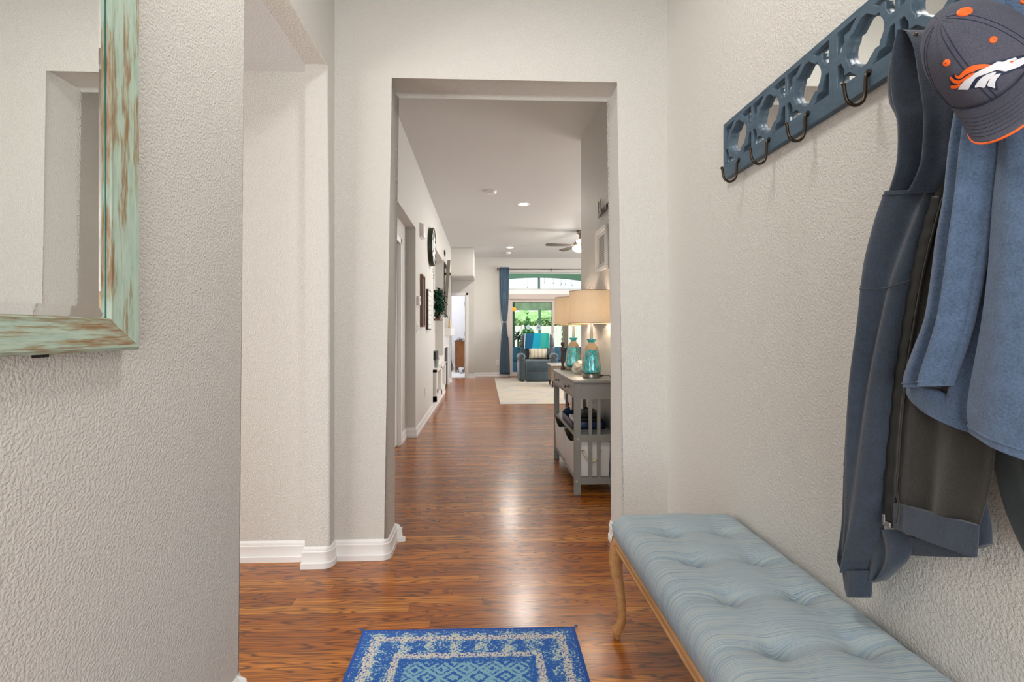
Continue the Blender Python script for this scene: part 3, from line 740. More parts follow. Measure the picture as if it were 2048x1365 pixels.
# brim: curved shelf in front
def brim(s, t, k=0):
    th = lerp(.32, PI-.32, s)
    p = dome(th, 0, 1.0)
    e = .078*math.sin(PI*s)**.42
    bend = -.042*(2*abs(s-.5))**2.0
    return p+fvec*(e*t)+rr*((s-.5)*-2*-.0*t)+uvec*(bend*t**.8-.010*t-.0022*k)
bm = B(); T = []; Bt = []
for j in range(15):
    T.append([bm.verts.new(brim(i/48, j/14)) for i in range(49)]); Bt.append([bm.verts.new(brim(i/48, j/14, 1)) for i in range(49)])
for j in range(14):
    for i in range(48): bm.faces.new((T[j][i], T[j][i+1], T[j+1][i+1], T[j+1][i])); bm.faces.new((Bt[j][i], Bt[j+1][i], Bt[j+1][i+1], Bt[j][i+1]))
for i in range(48): bm.faces.new((T[14][i], T[14][i+1], Bt[14][i+1], Bt[14][i]))
br = obj('brim', bm, capm, cap, smooth=True)
bm = B(); tube(bm, [brim(i/60, 1.0, .5) for i in range(61)], .0017, 8); obj('orange_brim_edge', bm, ORANGE, br)
for q in range(6):
    bm = B(); tube(bm, [brim(.05+.9*i/60, .30+.105*q)+uvec*.0003 for i in range(61)], .00035, 4, caps=False); obj('stitching', bm, NTHREAD, br)
def on_crown(px, py, off=0.0):
    """where the sight line meets the crown"""
    o = Vector((0, 0, HC)); d = (at(px, py, Y=1.0)-o)
    def F(t):
        p = o+d*t-OC; a, b, c = p.dot(rr)/SA, p.dot(fvec)/SF, p.dot(uvec)/SU
        if abs(c) >= 1: return 1.0
        ph = math.asin(max(-1, min(1, c))); cu = math.cos(ph)**.85
        return math.hypot(a, b)-cu
    t = .45; prev = F(t); best = (9, t)
    while t < 1.05:
        t += .002; v_ = F(t)
        if abs(v_) < best[0]: best = (abs(v_), t)
        if v_ < 0:
            lo, hi = t-.002, t
            for _ in range(20):
                mid = (lo+hi)/2
                if F(mid) < 0: hi = mid
                else: lo = mid
            best = (0, hi); break
    p = o+d*best[1]; n = (p-OC); n = (rr*(n.dot(rr)/SA**2)+fvec*(n.dot(fvec)/SF**2)+uvec*(n.dot(uvec)/SU**2)).normalized()
    return p+n*off, n
def patch(outline, m, name, h, parent):
    """embroidered shape: outline in photo points laid on the crown, raised by h"""
    bm = filled([outline], 0)
    bmesh.ops.triangulate(bm, faces=bm.faces[:])
    for _ in range(2):
        es = [e for e in bm.edges if e.calc_length() > 7]
        if es: bmesh.ops.subdivide_edges(bm, edges=es, cuts=1); bmesh.ops.triangulate(bm, faces=bm.faces[:])
    bmesh.ops.remove_doubles(bm, verts=bm.verts[:], dist=.01)
    r = bmesh.ops.extrude_face_region(bm, geom=bm.faces[:])
    top = {v for v in r['geom'] if isinstance(v, bmesh.types.BMVert)}
    for v in bm.verts:
        p, n = on_crown(v.co.x, v.co.y, h if v in top else -.001); v.co = p
    return obj(name, bm, m, parent, auto=50)
k = 4.404
def Z_(pts): return [(1850+x/k, y/k) for x, y in pts]
def smoothp(pts, n=4):
    out_ = []; m = len(pts)
    for i in range(m):
        p0, p1, p2, p3 = pts[i-1], pts[i], pts[(i+1) % m], pts[(i+2) % m]
        for q in range(n):
            u = q/n; out_.append(tuple(.5*((2*b)+(-a+c)*u+(2*a-5*b+4*c-d)*u*u+(-a+3*b-3*c+d)*u**3) for a, b, c, d in zip(p0, p1, p2, p3)))
    return out_
emb = obj('emblem', B(), NTHREAD, cap)
emb2 = patch(Z_([(262, 650), (300, 672), (380, 600), (450, 566), (560, 562), (600, 545), (700, 525), (800, 500), (905, 478), (990, 470), (990, 600), (905, 598), (800, 610), (720, 650), (660, 670), (632, 720), (640, 796), (600, 786), (530, 770), (440, 776), (290, 792), (232, 772), (228, 672)]), NTHREAD, 'emblem', .0008, cap)
bpy.data.objects.remove(emb); emb = emb2
patch(Z_(smoothp([(268, 656), (300, 668), (340, 625), (385, 590), (450, 570), (520, 566), (572, 574), (530, 596), (470, 610), (420, 632), (370, 650), (325, 684), (290, 686)])), ORANGE, 'orange_mane', .0022, emb)
patch(Z_(smoothp([(230, 674), (262, 700), (300, 706), (345, 684), (395, 650), (435, 640), (410, 672), (360, 702), (310, 730), (262, 724), (236, 700)])), ORANGE, 'orange_mane', .0022, emb)
patch(Z_(smoothp([(236, 750), (262, 752), (290, 740), (322, 738), (302, 764), (268, 774), (240, 770)])), ORANGE, 'orange_mane', .0022, emb)
patch(Z_([(296, 782), (330, 730), (380, 680), (430, 648), (500, 610), (585, 572), (630, 545), (680, 548), (720, 530), (780, 512), (800, 520), (770, 538), (850, 512), (905, 500), (990, 490), (990, 560), (900, 570), (870, 560), (820, 590), (760, 612), (700, 632), (650, 622), (620, 618), (560, 640), (500, 660), (450, 680), (420, 720), (385, 784)]), WTHREAD, 'white_horse_head', .0022, emb)
patch(Z_(smoothp([(440, 764), (470, 710), (520, 666), (580, 642), (622, 634), (585, 680), (545, 718), (525, 766), (480, 762)], 3)), WTHREAD, 'white_neck', .0022, emb)
patch(Z_(smoothp([(548, 752), (560, 712), (600, 665), (662, 648), (628, 690), (612, 730), (612, 772), (580, 762)], 3)), WTHREAD, 'white_neck', .0022, emb)
patch(Z_(smoothp([(735, 548), (752, 540), (766, 546), (750, 556)], 3)), ORANGE, 'red_eye', .0030, emb)
def disc_on(px, py, r, h, m, name, parent, sq=1):
    p, n = on_crown(px, py, 0); bm = B(); sphere(bm, (0, 0, 0), 1, (r, r, h), 16, 8)
    q = n.to_track_quat('Z', 'Y').to_matrix()
    for v in bm.verts: v.co = p+q @ v.co
    return obj(name, bm, m, parent, smooth=True)
disc_on(1929, 24, .0095, .004, ORANGE, 'orange_button', crown)
for (px, py) in ((1986.5, 79.5), (1893, 126), (2046, 5)):
    e_ = disc_on(px, py, .0052, .0022, ORANGE, 'orange_eyelet', crown)
    disc_on(px, py, .0016, .0026, NTHREAD, 'eyelet_hole', e_)

# ------------------------------------------------------------------ console table in the hall
GREY = M('grey_painted_wood', srgb(134, 135, 130), .34)
PLUG = M('pale_grey_screw_cap', srgb(176, 172, 164), .5)
TX0, TX1, TY0, TY1 = .632, .925, 3.36, 4.36
tab = thing('console_table', 'grey wooden console table with two drawers and slatted ends in hall', 'table', ((TX0+TX1)/2, (TY0+TY1)/2, 0))
obj('tabletop', bx(TX0-.012, TX1+.012, TY0-.014, TY1+.06-.046+.014, .787, .807, bev=.004), GREY, tab, auto=40)
for (a, b) in ((TX0, TX0+.046), (TX1-.034, TX1)):
    for (c, d) in ((TY0, TY0+.03), (TY1-.03, TY1)): obj('leg', bx(a, b, c, d, 0, .787, bev=.0025), GREY, tab)
for (c, d) in ((TY0+.003, TY0+.025), (TY1-.025, TY1-.003)):
    obj('end_apron', bx(TX0+.046, TX1-.034, c, d, .672, .787), GREY, tab)
    obj('end_rail', bx(TX0+.046, TX1-.034, c, d, .375, .425), GREY, tab)
    obj('end_rail', bx(TX0+.046, TX1-.034, c, d, .075, .12), GREY, tab)
    for xx in (.735, .795):
        obj('slat', bx(xx, xx+.023, c+.004, d-.004, .12, .375), GREY, tab); obj('slat', bx(xx, xx+.023, c+.004, d-.004, .425, .672), GREY, tab)
obj('shelf', bx(TX0+.006, TX1-.004, TY0+.02, TY1-.02, .405, .424, bev=.002), GREY, tab)
obj('shelf', bx(TX0+.006, TX1-.004, TY0+.02, TY1-.02, .10, .119, bev=.002), GREY, tab)
obj('back_rail', bx(TX1-.02, TX1-.004, TY0+.03, TY1-.03, .70, .787), GREY, tab)
obj('drawer_rail', bx(TX0+.004, TX0+.02, TY0+.03, TY1-.03, .672, .684), GREY, tab)
KNOB = M('pewter_knob', srgb(110, 106, 110), .25, 1)
ym = (TY0+TY1)/2
for (a, b) in ((TY0+.032, ym-.002), (ym+.002, TY1-.032)):
    dr = obj('drawer', bx(TX0+.003, TX0+.24, a, b, .686, .784, bev=.002), GREY, tab)
    yc = (a+b)/2; bm = B()
    tube(bm, [(TX0+.004, yc, .735), (TX0-.002, yc, .735), (TX0-.010, yc, .735), (TX0-.020, yc, .735), (TX0-.024, yc, .735), (TX0-.027, yc, .735)], [.011, .009, .005, .009, .0125, .010], 14)
    obj('knob', bm, KNOB, dr, smooth=True)
for (xx, z) in ((TX0+.026, .395), (TX0+.016, .098)):
    bm = B(); tube(bm, [(xx, TY0+.001, z), (xx, TY0-.0012, z)], .008, 16); obj('screw_cap', bm, PLUG, tab)

# fabric bins
BINM = M('white_canvas', (.72, .71, .69, 1), .9, bump=.3, bscale=500, bdist=.0006)
BINL = M('olive_bin_lining', srgb(96, 92, 66), .9)
ROPE = M('natural_cotton_rope', srgb(206, 192, 160), .9)
def bin_(y0, y1, label):
    x0_, x1_, zb, zt = TX0+.004, TX1-.03, .121, .375
    t = thing('storage_bin', label, 'bin', ((x0_+x1_)/2, (y0+y1)/2, zb), 'canvas bins on the console')
    def shell(inset, top):
        bm = B(); rows = []
        for j in range(9):
            v = j/8; row = []
            for side in range(4):
                for i in range(12):
                    u = i/12
                    cx0, cx1, cy0, cy1 = x0_+inset+.008*(1-v), x1_-inset-.008*(1-v), y0+inset+.01*(1-v), y1-inset-.01*(1-v)
                    bul = .010*math.sin(PI*v)*math.sin(PI*u)
                    dip = .038*math.sin(PI*u)**1.2
                    if side == 0: p = (lerp(cx0, cx1, u), cy0-bul*.6, 0); dd = 0
                    elif side == 1: p = (cx1, lerp(cy0, cy1, u), 0); dd = dip
                    elif side == 2: p = (lerp(cx1, cx0, u), cy1+bul*.6, 0); dd = 0
                    else: p = (cx0-bul, lerp(cy1, cy0, u), 0); dd = dip
                    row.append(bm.verts.new((p[0], p[1], lerp(zb+inset*.3, zt-dd, v))))
            rows.append(row)
        n = len(rows[0])
        for a, b in zip(rows, rows[1:]):
            for i in range(n): bm.faces.new((a[i], a[(i+1) % n], b[(i+1) % n], b[i]))
        bm.faces.new(rows[0][::-1])
        return bm
    obj('canvas_body', shell(0, 0), BINM, t, auto=40); obj('lining', shell(.004, 0), BINL, t, auto=40)
    xm = (x0_+x1_)/2-.005; bm = B(); pts = [(xm-.06, y0-.004, .30)]+[(xm-.06+.12*k/16, y0-.014, .298-.065*math.sin(PI*k/16)**.8) for k in range(17)]+[(xm+.06, y0-.004, .30)]
    tube(bm, pts, [.0075*(1+.12*(i % 2)) for i in range(len(pts))], 8); obj('rope_handle', bm, ROPE, t, smooth=True)
    for sx in (-.06, .06):
        bm = B(); tube(bm, [(xm+sx, y0-.001, .302), (xm+sx, y0-.0045, .302)], .011, 14); obj('grommet', bm, STEEL, t)
bin_(TY0+.035, ym-.022, 'nearer white canvas bin with rope handle on console bottom shelf')
bin_(ym+.022, TY1-.035, 'farther white canvas bin on console bottom shelf behind the other bin')
BLANK = fleece('royal_blue_blanket', srgb(28, 74, 140), .6)
def heap(name, label, cat, x0_, x1_, y0, y1, z0, z1, m, amp=.012, seed=1):
    rnd = random.Random(seed); bm = B(); n = 24; G = []
    for j in range(n+1):
        G.append([bm.verts.new((lerp(x0_, x1_, i/n), lerp(y0, y1, j/n), z0+(z1-z0)*(math.sin(PI*i/n)*math.sin(PI*j/n))**.35+amp*math.sin(i*.9+seed)*math.cos(j*.7+i*.3)*math.sin(PI*i/n)*math.sin(PI*j/n))) for i in range(n+1)])
    for j in range(n):
        for i in range(n): bm.faces.new((G[j][i], G[j][i+1], G[j+1][i+1], G[j+1][i]))
    ring = [G[0][i] for i in range(n+1)]+[G[j][n] for j in range(1, n+1)]+[G[n][i] for i in range(n-1, -1, -1)]+[G[j][0] for j in range(n-1, 0, -1)]
    bm.faces.new(ring[::-1])
    return tag(obj(name, bm, m, None, smooth=True), label, cat)
heap('folded_blanket', 'dark blue folded blanket inside the nearer canvas bin', 'blanket', TX0+.025, TX1-.05, TY0+.06, ym-.03, .30, .385, M('dark_navy_knit', srgb(24, 32, 48), .9), .008, 2)
heap('folded_blanket', 'royal blue folded blanket inside the farther canvas bin', 'blanket', TX0+.025, TX1-.05, ym+.03, TY1-.06, .28, .345, BLANK, .008, 5)

# tray and its contents
TRAYM = M('navy_lacquered_tray', srgb(18, 46, 84), .35)
tr = thing('serving_tray', 'navy tray with cut-out handles on the console middle shelf', 'tray', (.76, 3.75, .4245))
a0, a1, b0, b1, zt, zh = .655, .90, 3.56, 4.02, .4245, .052
bm = B(); box(bm, a0, a1, b0, b1, zt, zt+.008, bev=.002); box(bm, a0, a0+.01, b0, b1, zt, zt+zh, bev=.002); box(bm, a1-.01, a1, b0, b1, zt, zt+zh, bev=.002)
box(bm, a0, a1, b0, b0+.01, zt, zt+zh, bev=.002)
prism(bm, [(a0, zt), (a1, zt), (a1, zt+.06), (.86, zt+.09), (.84, zt+.095), (.835, zt+.07), (.72, zt+.07), (.715, zt+.095), (.695, zt+.09), (a0, zt+.06)], b1-.01, b1, 'Y')
obj('tray_body', bm, TRAYM, tr, auto=40)
BLKP = M('black_plastic', srgb(16, 24, 26), .35); TEALP = M('teal_plastic', srgb(20, 120, 112), .4); SILV = M('silver_plastic', srgb(150, 160, 160), .35)
bxk = thing('media_box', 'black media box with silver and teal stripes in the navy tray', 'electronics', (.81, 3.68, zt+.009))
obj('housing', bx(.725, .886, 3.60, 3.86, zt+.009, zt+.075, bev=.004), BLKP, bxk)
obj('silver_stripe', bx(.735, .876, 3.597, 3.602, zt+.034, zt+.039), SILV, bxk); obj('teal_stripe', bx(.735, .860, 3.597, 3.602, zt+.016, zt+.026), TEALP, bxk)
tag(obj('media_box', bx(.735, .88, 3.62, 3.86, zt+.0755, zt+.105, bev=.004), BLKP), 'small black box stacked on top of the striped media box', 'electronics')
tag(obj('notepad', bx(.668, .722, 3.60, 3.78, zt+.010, zt+.075, bev=.003), M('white_paper_stack', (.75, .75, .73, 1), .7)), 'white paper stack in the navy tray beside the media box', 'paper')
bm = B(); sphere(bm, (.69, 3.86, zt+.022), .013, (1, 1.6, 1)); tag(obj('key_pouch', bm, M('olive_leather', srgb(66, 66, 44), .5), smooth=True), 'small olive pouch in the navy tray behind the paper stack', 'pouch')

# lamps
SHADE = N('warm_linen_lamp_shade'); v = SHADE.coord((1, 1, 1)); wv = SHADE.noise(SHADE.coord((1, 1, 12)), 60, 3); 
SHADE.t.nodes.remove(SHADE.b)
df = SHADE.n('ShaderNodeBsdfDiffuse'); tl = SHADE.n('ShaderNodeBsdfTranslucent'); mx = SHADE.n('ShaderNodeMixShader'); mx.inputs[0].default_value = .5
cc = SHADE.ramp(wv, [(.35, srgb(240, 228, 208)), (.65, srgb(250, 242, 228))])
SHADE.l(cc, df.inputs[0]); SHADE.l(cc, tl.inputs[0]); SHADE.l(df.outputs[0], mx.inputs[1]); SHADE.l(tl.outputs[0], mx.inputs[2]); SHADE.l(mx.outputs[0], SHADE.out.inputs[0]); SHADE = SHADE.m
BULB = N('warm_bulb'); BULB.b.inputs['Emission Color'].default_value = (1, .80, .60, 1); BULB.b.inputs['Emission Strength'].default_value = 160; BULB = BULB.m
TGL = N('teal_mercury_glass'); v = TGL.coord((1, 1, .5)); a = TGL.noise(v, 40, 3, .6)
TGL.l(TGL.ramp(a, [(.3, srgb(0, 150, 172)), (.5, srgb(40, 200, 208)), (.68, srgb(150, 236, 238))]), TGL.b.inputs['Base Color'])
TGL.b.inputs['Roughness'].default_value = .08; TGL.b.inputs['Metallic'].default_value = .25; TGL.b.inputs['Coat Weight'].default_value = 1; TGL.bump(a, .5, .006); TGL = TGL.m
NET = M('tan_jute_rope', srgb(206, 182, 146), .9); TAPE = M('tan_burlap_collar', srgb(212, 184, 150), .9)
LAMPW = M('off_white_lamp_stem', srgb(214, 206, 198), .4)
def lamp(x, y, label):
    t = thing('table_lamp', label, 'lamp', (x, y, .8072), 'rope-netted glass table lamps'); L_ = dict(local=True)
    bm = B(); lathe(bm, [(.066, 0), (.069, .002), (.069, .026), (.066, .029)], seg=48); obj('base', bm, STEEL, t, auto=40, **L_)
    prof = [(.045, .029), (.062, .033), (.0695, .045), (.070, .058), (.066, .09), (.060, .13), (.054, .17), (.049, .195), (.046, .21), (.041, .224), (.030, .238), (.0225, .248), (.021, .258), (.026, .266), (.036, .281), (.038, .285), (.034, .287), (.012, .286)]
    obj('glass_body', (lambda bm: (lathe(bm, prof, seg=96, fn=lambda a, z: 1+(.022*math.cos(9*a) if .04 < z < .2 else 0)), bm)[1])(B()), TGL, t, smooth=True, **L_)
    bm = B(); lathe(bm, [(.047, .206), (.0475, .212), (.043, .226), (.032, .241), (.0245, .250), (.0235, .258), (.0225, .259)], seg=48, cap=False); obj('rope_collar', bm, TAPE, t, smooth=True, **L_)
    def rad(z):
        for (r0, z0), (r1, z1) in zip(prof, prof[1:]):
            if z0 <= z <= z1: return lerp(r0, r1, (z-z0)/(z1-z0))
        return .05
    bm = B(); nst = 8
    for sgn in (1, -1):
        for i in range(nst):
            pts = []
            for k in range(33):
                z = .036+(.208-.036)*k/32; a = 2*PI*i/nst+sgn*(z-.036)/.172*2*PI/nst*2.0; r = rad(z)*1.022+.0015
                pts.append((r*math.cos(a), r*math.sin(a), z))
            tube(bm, pts, .0016, 5)
    for kz in range(1, 8):
        z = .036+.172*kz/8
        for i in range(nst):
            a = 2*PI*i/nst+(PI/nst if kz % 2 else 0)+(0 if (kz//2) % 2 == 0 else 0); r = rad(z)*1.022+.002
            if kz % 2 == 0: sphere(bm, (r*math.cos(a), r*math.sin(a), z), .0026, (1, 1, 1), 6, 4)
    obj('rope_net', bm, NET, t, smooth=True, **L_)
    bm = B(); lathe(bm, [(.012, .284), (.0125, .30), (.011, .345), (.011, .44)], seg=20); obj('stem', bm, LAMPW, t, smooth=True, **L_)
    bm = B(); sphere(bm, (0, 0, .50), .024, (1, 1, 1.3)); lathe(bm, [(.013, .44), (.013, .475)], seg=16); obj('bulb', bm, BULB, t, smooth=True, **L_)
    z0, z1, r0, r1 = .402, .640, .170, .163
    bm = B(); lathe(bm, [(r0, z0), (r1, z1)], seg=72, cap=False); lathe(bm, [(r0-.0015, z0), (r1-.0015, z1)], seg=72, cap=False)
    sh = obj('lamp_shade', bm, SHADE, t, smooth=True, **L_)
    for (r, z) in ((r0, z0), (r1, z1)):
        bm = B(); tube(bm, [(r*math.cos(2*PI*k/60), r*math.sin(2*PI*k/60), z) for k in range(60)], .0022, 6, closed=True)
        obj('shade_trim', bm, M('tan_shade_trim', srgb(176, 150, 116), .8), sh, smooth=True, **L_)
    bm = B()
    for k in range(3):
        a = 2*PI*k/3+.4; tube(bm, [(0, 0, z1-.012), (r1*math.cos(a), r1*math.sin(a), z1-.004)], .0018, 6)
    tube(bm, [(0, 0, .47), (.03, 0, .50), (.04, 0, .55), (.03, 0, .61), (0, 0, z1-.01), (-.03, 0, .61), (-.04, 0, .55), (-.03, 0, .50), (0, 0, .47)], .0016, 6)
    tube(bm, [(0, 0, z1-.014), (0, 0, z1+.012)], .004, 8)
    obj('harp', bm, STEEL, t, smooth=True, **L_)
    bm = B(); sphere(bm, (0, 0, z1+.024), .0135); obj('finial', bm, M('mirror_ball', (.85, .85, .86, 1), .05, 1), t, smooth=True, **L_)
    bm = B(); box(bm, .002, .036, -.0705, -.062, .006, .024, bev=.001); o_ = obj('outlet_plate', bm, BLKP, t, **L_)
    for dx in (.011, .024):
        bm = B(); box(bm, dx-.0035, dx+.0035, -.0712, -.0700, .010, .020); obj('usb_socket', bm, SILV, o_, **L_)
    bm = B(); tube(bm, [(.062, -.03, .014), (.078, -.04, .015)], .005, 8); obj('cord_plug', bm, BLKP, t, **L_)
    return t
LA = lamp(.800, 3.575, 'nearer of two teal glass lamps with rope net and tan drum shade')
LB = lamp(.795, 4.27, 'farther of two teal glass lamps with rope net, behind the seashell')
for k, (px_, py_) in enumerate(((.80, 3.575),)):
    bm = B(); pts = [(px_+.076, py_-.04, .823), (.90, 3.535, .823), (.928, 3.55, .82), (.940, 3.56, .80), (.941, 3.57, .74)]
    tube(bm, [polyat(pts, q/24) for q in range(25)], .0022, 6); tag(obj('power_cord', bm, BLKP), 'black lamp cord running from nearer lamp over console back edge', 'cord')
bm = B(); pts = [(.9, 3.60, .67), (.895, 3.60, .60), (.905, 3.60, .53), (.93, 3.60, .50), (.938, 3.6, .47), (.925, 3.58, .44), (.918, 3.56, .428)]
tube(bm, [polyat([(.941, 3.5, .72), (.940, 3.5, .62), (.938, 3.5, .55), (.925, 3.48, .50), (.915, 3.47, .46), (.917, 3.46, .43)], q/24) for q in range(25)], .0022, 6)
tag(obj('power_cord', bm, BLKP), 'black cord hanging down wall behind console middle shelf', 'cord')
# seashell
bm = B(); rows = []
ns, nr = 96, 20
for i in range(ns+1):
    t_ = i/ns; a = t_*2*PI*3.2; big = (.005+.038*t_**1.4)
    cx_ = .775+.0*t_; off = .024*t_**1.3
    c_ = Vector((.775+off*math.cos(a), 3.86-.115*(.5-t_)*1.0, .853+off*math.sin(a)))
    rows.append([bm.verts.new(c_+Vector((big*math.cos(2*PI*k/nr)*(1+.10*math.cos(5*a)), big*.9*math.sin(2*PI*k/nr), big*math.sin(2*PI*k/nr+.5)))) for k in range(nr)])
for a, b in zip(rows, rows[1:]):
    for k in range(nr): bm.faces.new((a[k], a[(k+1) % nr], b[(k+1) % nr], b[k]))
bm.faces.new(rows[0]); bm.faces.new(rows[-1][::-1])
for v in bm.verts:
    q = v.co-Vector((.775, 3.86, .853)); 
    v.co = Vector((.775, 3.86, .853))+Vector((q.x*1.1-q.y*.2, q.y*.9, q.z*.85))
mz = min(v.co.z for v in bm.verts)
for v in bm.verts: v.co.z += .8075-mz
SHELL = M('ivory_seashell', srgb(236, 224, 208), .35, var=.1, vscale=30, bump=.5, bscale=90)
sh = thing('seashell', 'large ivory conch seashell on console between the two lamps', 'seashell', (.775, 3.86, .8072))
obj('whorl', bm, SHELL, sh, smooth=True)
bm = B(); pts = [(.772, 3.86, .858), (.760, 3.84, .875), (.735, 3.83, .892), (.722, 3.84, .902)]
lathe(bm, [(.030, 0), (.027, .018), (.018, .030), (.020, .036), (.012, .046), (.010, .052), (.003, .062)], seg=24)
for v in bm.verts: q = v.co.copy(); v.co = Vector((.755, 3.86, .860))+Vector((-q.z*.45+q.x*.85, q.y, q.z*.55+q.x*.4))
obj('spire', bm, SHELL, sh, smooth=True)
bm = B(); tube(bm, [(.80, 3.82, .835), (.825, 3.78, .828), (.845, 3.75, .822)], [.024, .016, .004], 14); obj('siphon', bm, SHELL, sh, smooth=True)
# carved figure left of the far lamp
DKW = M('dark_carved_wood', srgb(66, 44, 34), .5, var=.25, vscale=60)
bm = B(); lathe(bm, [(.020, 0), (.022, .01), (.013, .03), (.012, .05), (.016, .075), (.019, .10), (.014, .13), (.018, .16), (.021, .185), (.014, .20), (.008, .205), (.013, .212), (.017, .228), (.014, .243), (.004, .25)], (.704, 4.30, .8075), 20, fn=lambda a, z: 1+.12*math.cos(3*a+40*z))
tag(obj('wooden_statuette', bm, DKW, smooth=True), 'slim dark carved wooden figure on console left of the farther lamp', 'figurine')

# ------------------------------------------------------------------ right hall wall decor
pf = thing('picture_frame', 'white framed small picture on right hall wall above the lamps', 'picture frame', (.948, 3.82, 1.63))
bm = B(); y0, y1, z0, z1 = 3.66, 4.0, 1.632, 1.972
def hframe(bm, xw, sgn, y0, y1, z0, z1, w_, t):
    for (a, b, c, d) in ((y0, y1, z0, z0+w_), (y0, y1, z1-w_, z1), (y0, y0+w_, z0+w_, z1-w_), (y1-w_, y1, z0+w_, z1-w_)):
        box(bm, min(xw, xw+sgn*t), max(xw, xw+sgn*t), a, b, c, d, bev=.003)
hframe(bm, .9475, -1, y0, y1, z0, z1, .028, .022); obj('frame', bm, WHITE, pf)
obj('mat_board', bx(.940, .947, y0+.02, y1-.02, z0+.02, z1-.02), M('white_mat_board', (.78, .77, .75, 1), .8), pf)
PRN = N('grey_printed_lines'); tc = PRN.n('ShaderNodeTexCoord'); sp = PRN.n('ShaderNodeSeparateXYZ'); PRN.l(tc.outputs['Object'], sp.inputs[0])
f = PRN.math('FRACT', PRN.math('MULTIPLY', sp.outputs['Z'], 60)); PRN.l(PRN.ramp(f, [(0, srgb(120, 122, 122)), (.5, srgb(120, 122, 122)), (.55, srgb(176, 178, 176))]), PRN.b.inputs['Base Color']); PRN = PRN.m
obj('print', bx(.9385, .9405, y0+.085, y1-.085, z0+.06, z1-.06), PRN, pf)
WIRE = M('dark_grey_wire_lettering', srgb(84, 76, 74), .4, .6)
sg = thing('wall_word_sign', 'dark wire cursive word sign on right hall wall above the picture', 'sign', (.948, 3.76, 2.06))
def cur(pts, y0, z0, sc):
    bm = B(); P = [(.938, y0-x*sc, z0+z*sc) for x, z in pts]
    tube(bm, [polyat(P, k/(len(P)*5)) for k in range(len(P)*5+1)], .0028, 6); return bm
letters = {'b': [(0, .1), (.25, .7), (.45, 1.5), (.35, 1.9), (.2, 1.6), (.15, .8), (.2, .15), (.5, 0), (.7, .3), (.6, .65), (.45, .6), (.75, .55)],
 'l': [(0, .1), (.3, .8), (.5, 1.6), (.4, 1.95), (.22, 1.6), (.2, .6), (.3, .1), (.5, 0), (.65, .2)],
 'e': [(0, .1), (.3, .3), (.5, .55), (.38, .75), (.15, .55), (.18, .15), (.4, 0), (.65, .2)],
 's': [(0, .1), (.25, .5), (.32, .75), (.4, .45), (.45, .15), (.25, 0), (.1, .1), (.45, .05), (.65, .2)],
 'd': [(.6, .6), (.35, .75), (.1, .5), (.12, .15), (.35, 0), (.6, .4), (.75, 1.9), (.65, .6), (.68, .1), (.85, 0), (1, .2)]}
xo = 0; wd = 'blessed'; sc = .072
for ch in wd:
    obj('letter', cur([(x+xo, z) for x, z in letters[ch]], 3.95, 2.075, sc), WIRE, sg, smooth=True); xo += .72

# ------------------------------------------------------------------ left hall wall fittings
PLAS = M('white_plastic', (.80, .79, .77, 1), .35)
def one(name, bm, m, label, cat, **k): return tag(obj(name, bm, m, None, **k), label, cat)
XW = XH+.0008
dc = thing('door_chime', 'white plastic chime box high on left hall wall before clock', 'chime', (XW, 5.7, 2.25))
obj('cover', bx(XW, XW+.045, 5.63, 5.80, 2.25, 2.40, bev=.006), PLAS, dc, auto=40); obj('back_plate', bx(XW, XW+.012, 5.62, 5.81, 2.24, 2.41, bev=.002), PLAS, dc)
clk = thing('wall_clock', 'round wall clock with dark green rim and roman style face', 'clock', (XW, 6.65, 2.30))
CGR = M('dark_green_metal', srgb(46, 54, 40), .4, .3); CFACE = M('white_clock_face', (.72, .72, .70, 1), .5)
def axis_x(bm, c):
    for v in bm.verts: q = v.co.copy(); v.co = Vector((c[0]+q.z, c[1]+q.x, c[2]+q.y))
cc_ = (XW, 6.65, 2.302); bm = B()
lathe(bm, [(.245, 0), (.262, .003), (.262, .05), (.258, .062), (.246, .062), (.241, .055), (.241, .020)], seg=64, cap=False); axis_x(bm, cc_); obj('rim', bm, CGR, clk, auto=40)
bm = B(); lathe(bm, [(.242, .0), (.242, .054)], seg=64); axis_x(bm, cc_); obj('face', bm, CFACE, clk, auto=40)
for k in range(12):
    a = 2*PI*k/12; bm = B(); wdt = .018 if k % 3 else .026
    for d_ in (-wdt, 0, wdt): 
        vs = box(bm, d_*.6-.003, d_*.6+.003, .165, .225, .0535, .057)
    for v in bm.verts: q = v.co.copy(); v.co = Vector((q.x*math.cos(a)-q.y*math.sin(a), q.x*math.sin(a)+q.y*math.cos(a), q.z))
    axis_x(bm, cc_); obj('numeral', bm, BLKP, clk)
for (a, ln, wd_) in ((2.3, .11, .008), (.6, .16, .006)):
    bm = B(); box(bm, -wd_, wd_, -.02, ln, .0535, .060)
    for v in bm.verts: q = v.co.copy(); v.co = Vector((q.x*math.cos(a)-q.y*math.sin(a), q.x*math.sin(a)+q.y*math.cos(a), q.z))
    axis_x(bm, cc_); obj('clock_hand', bm, BLKP, clk)
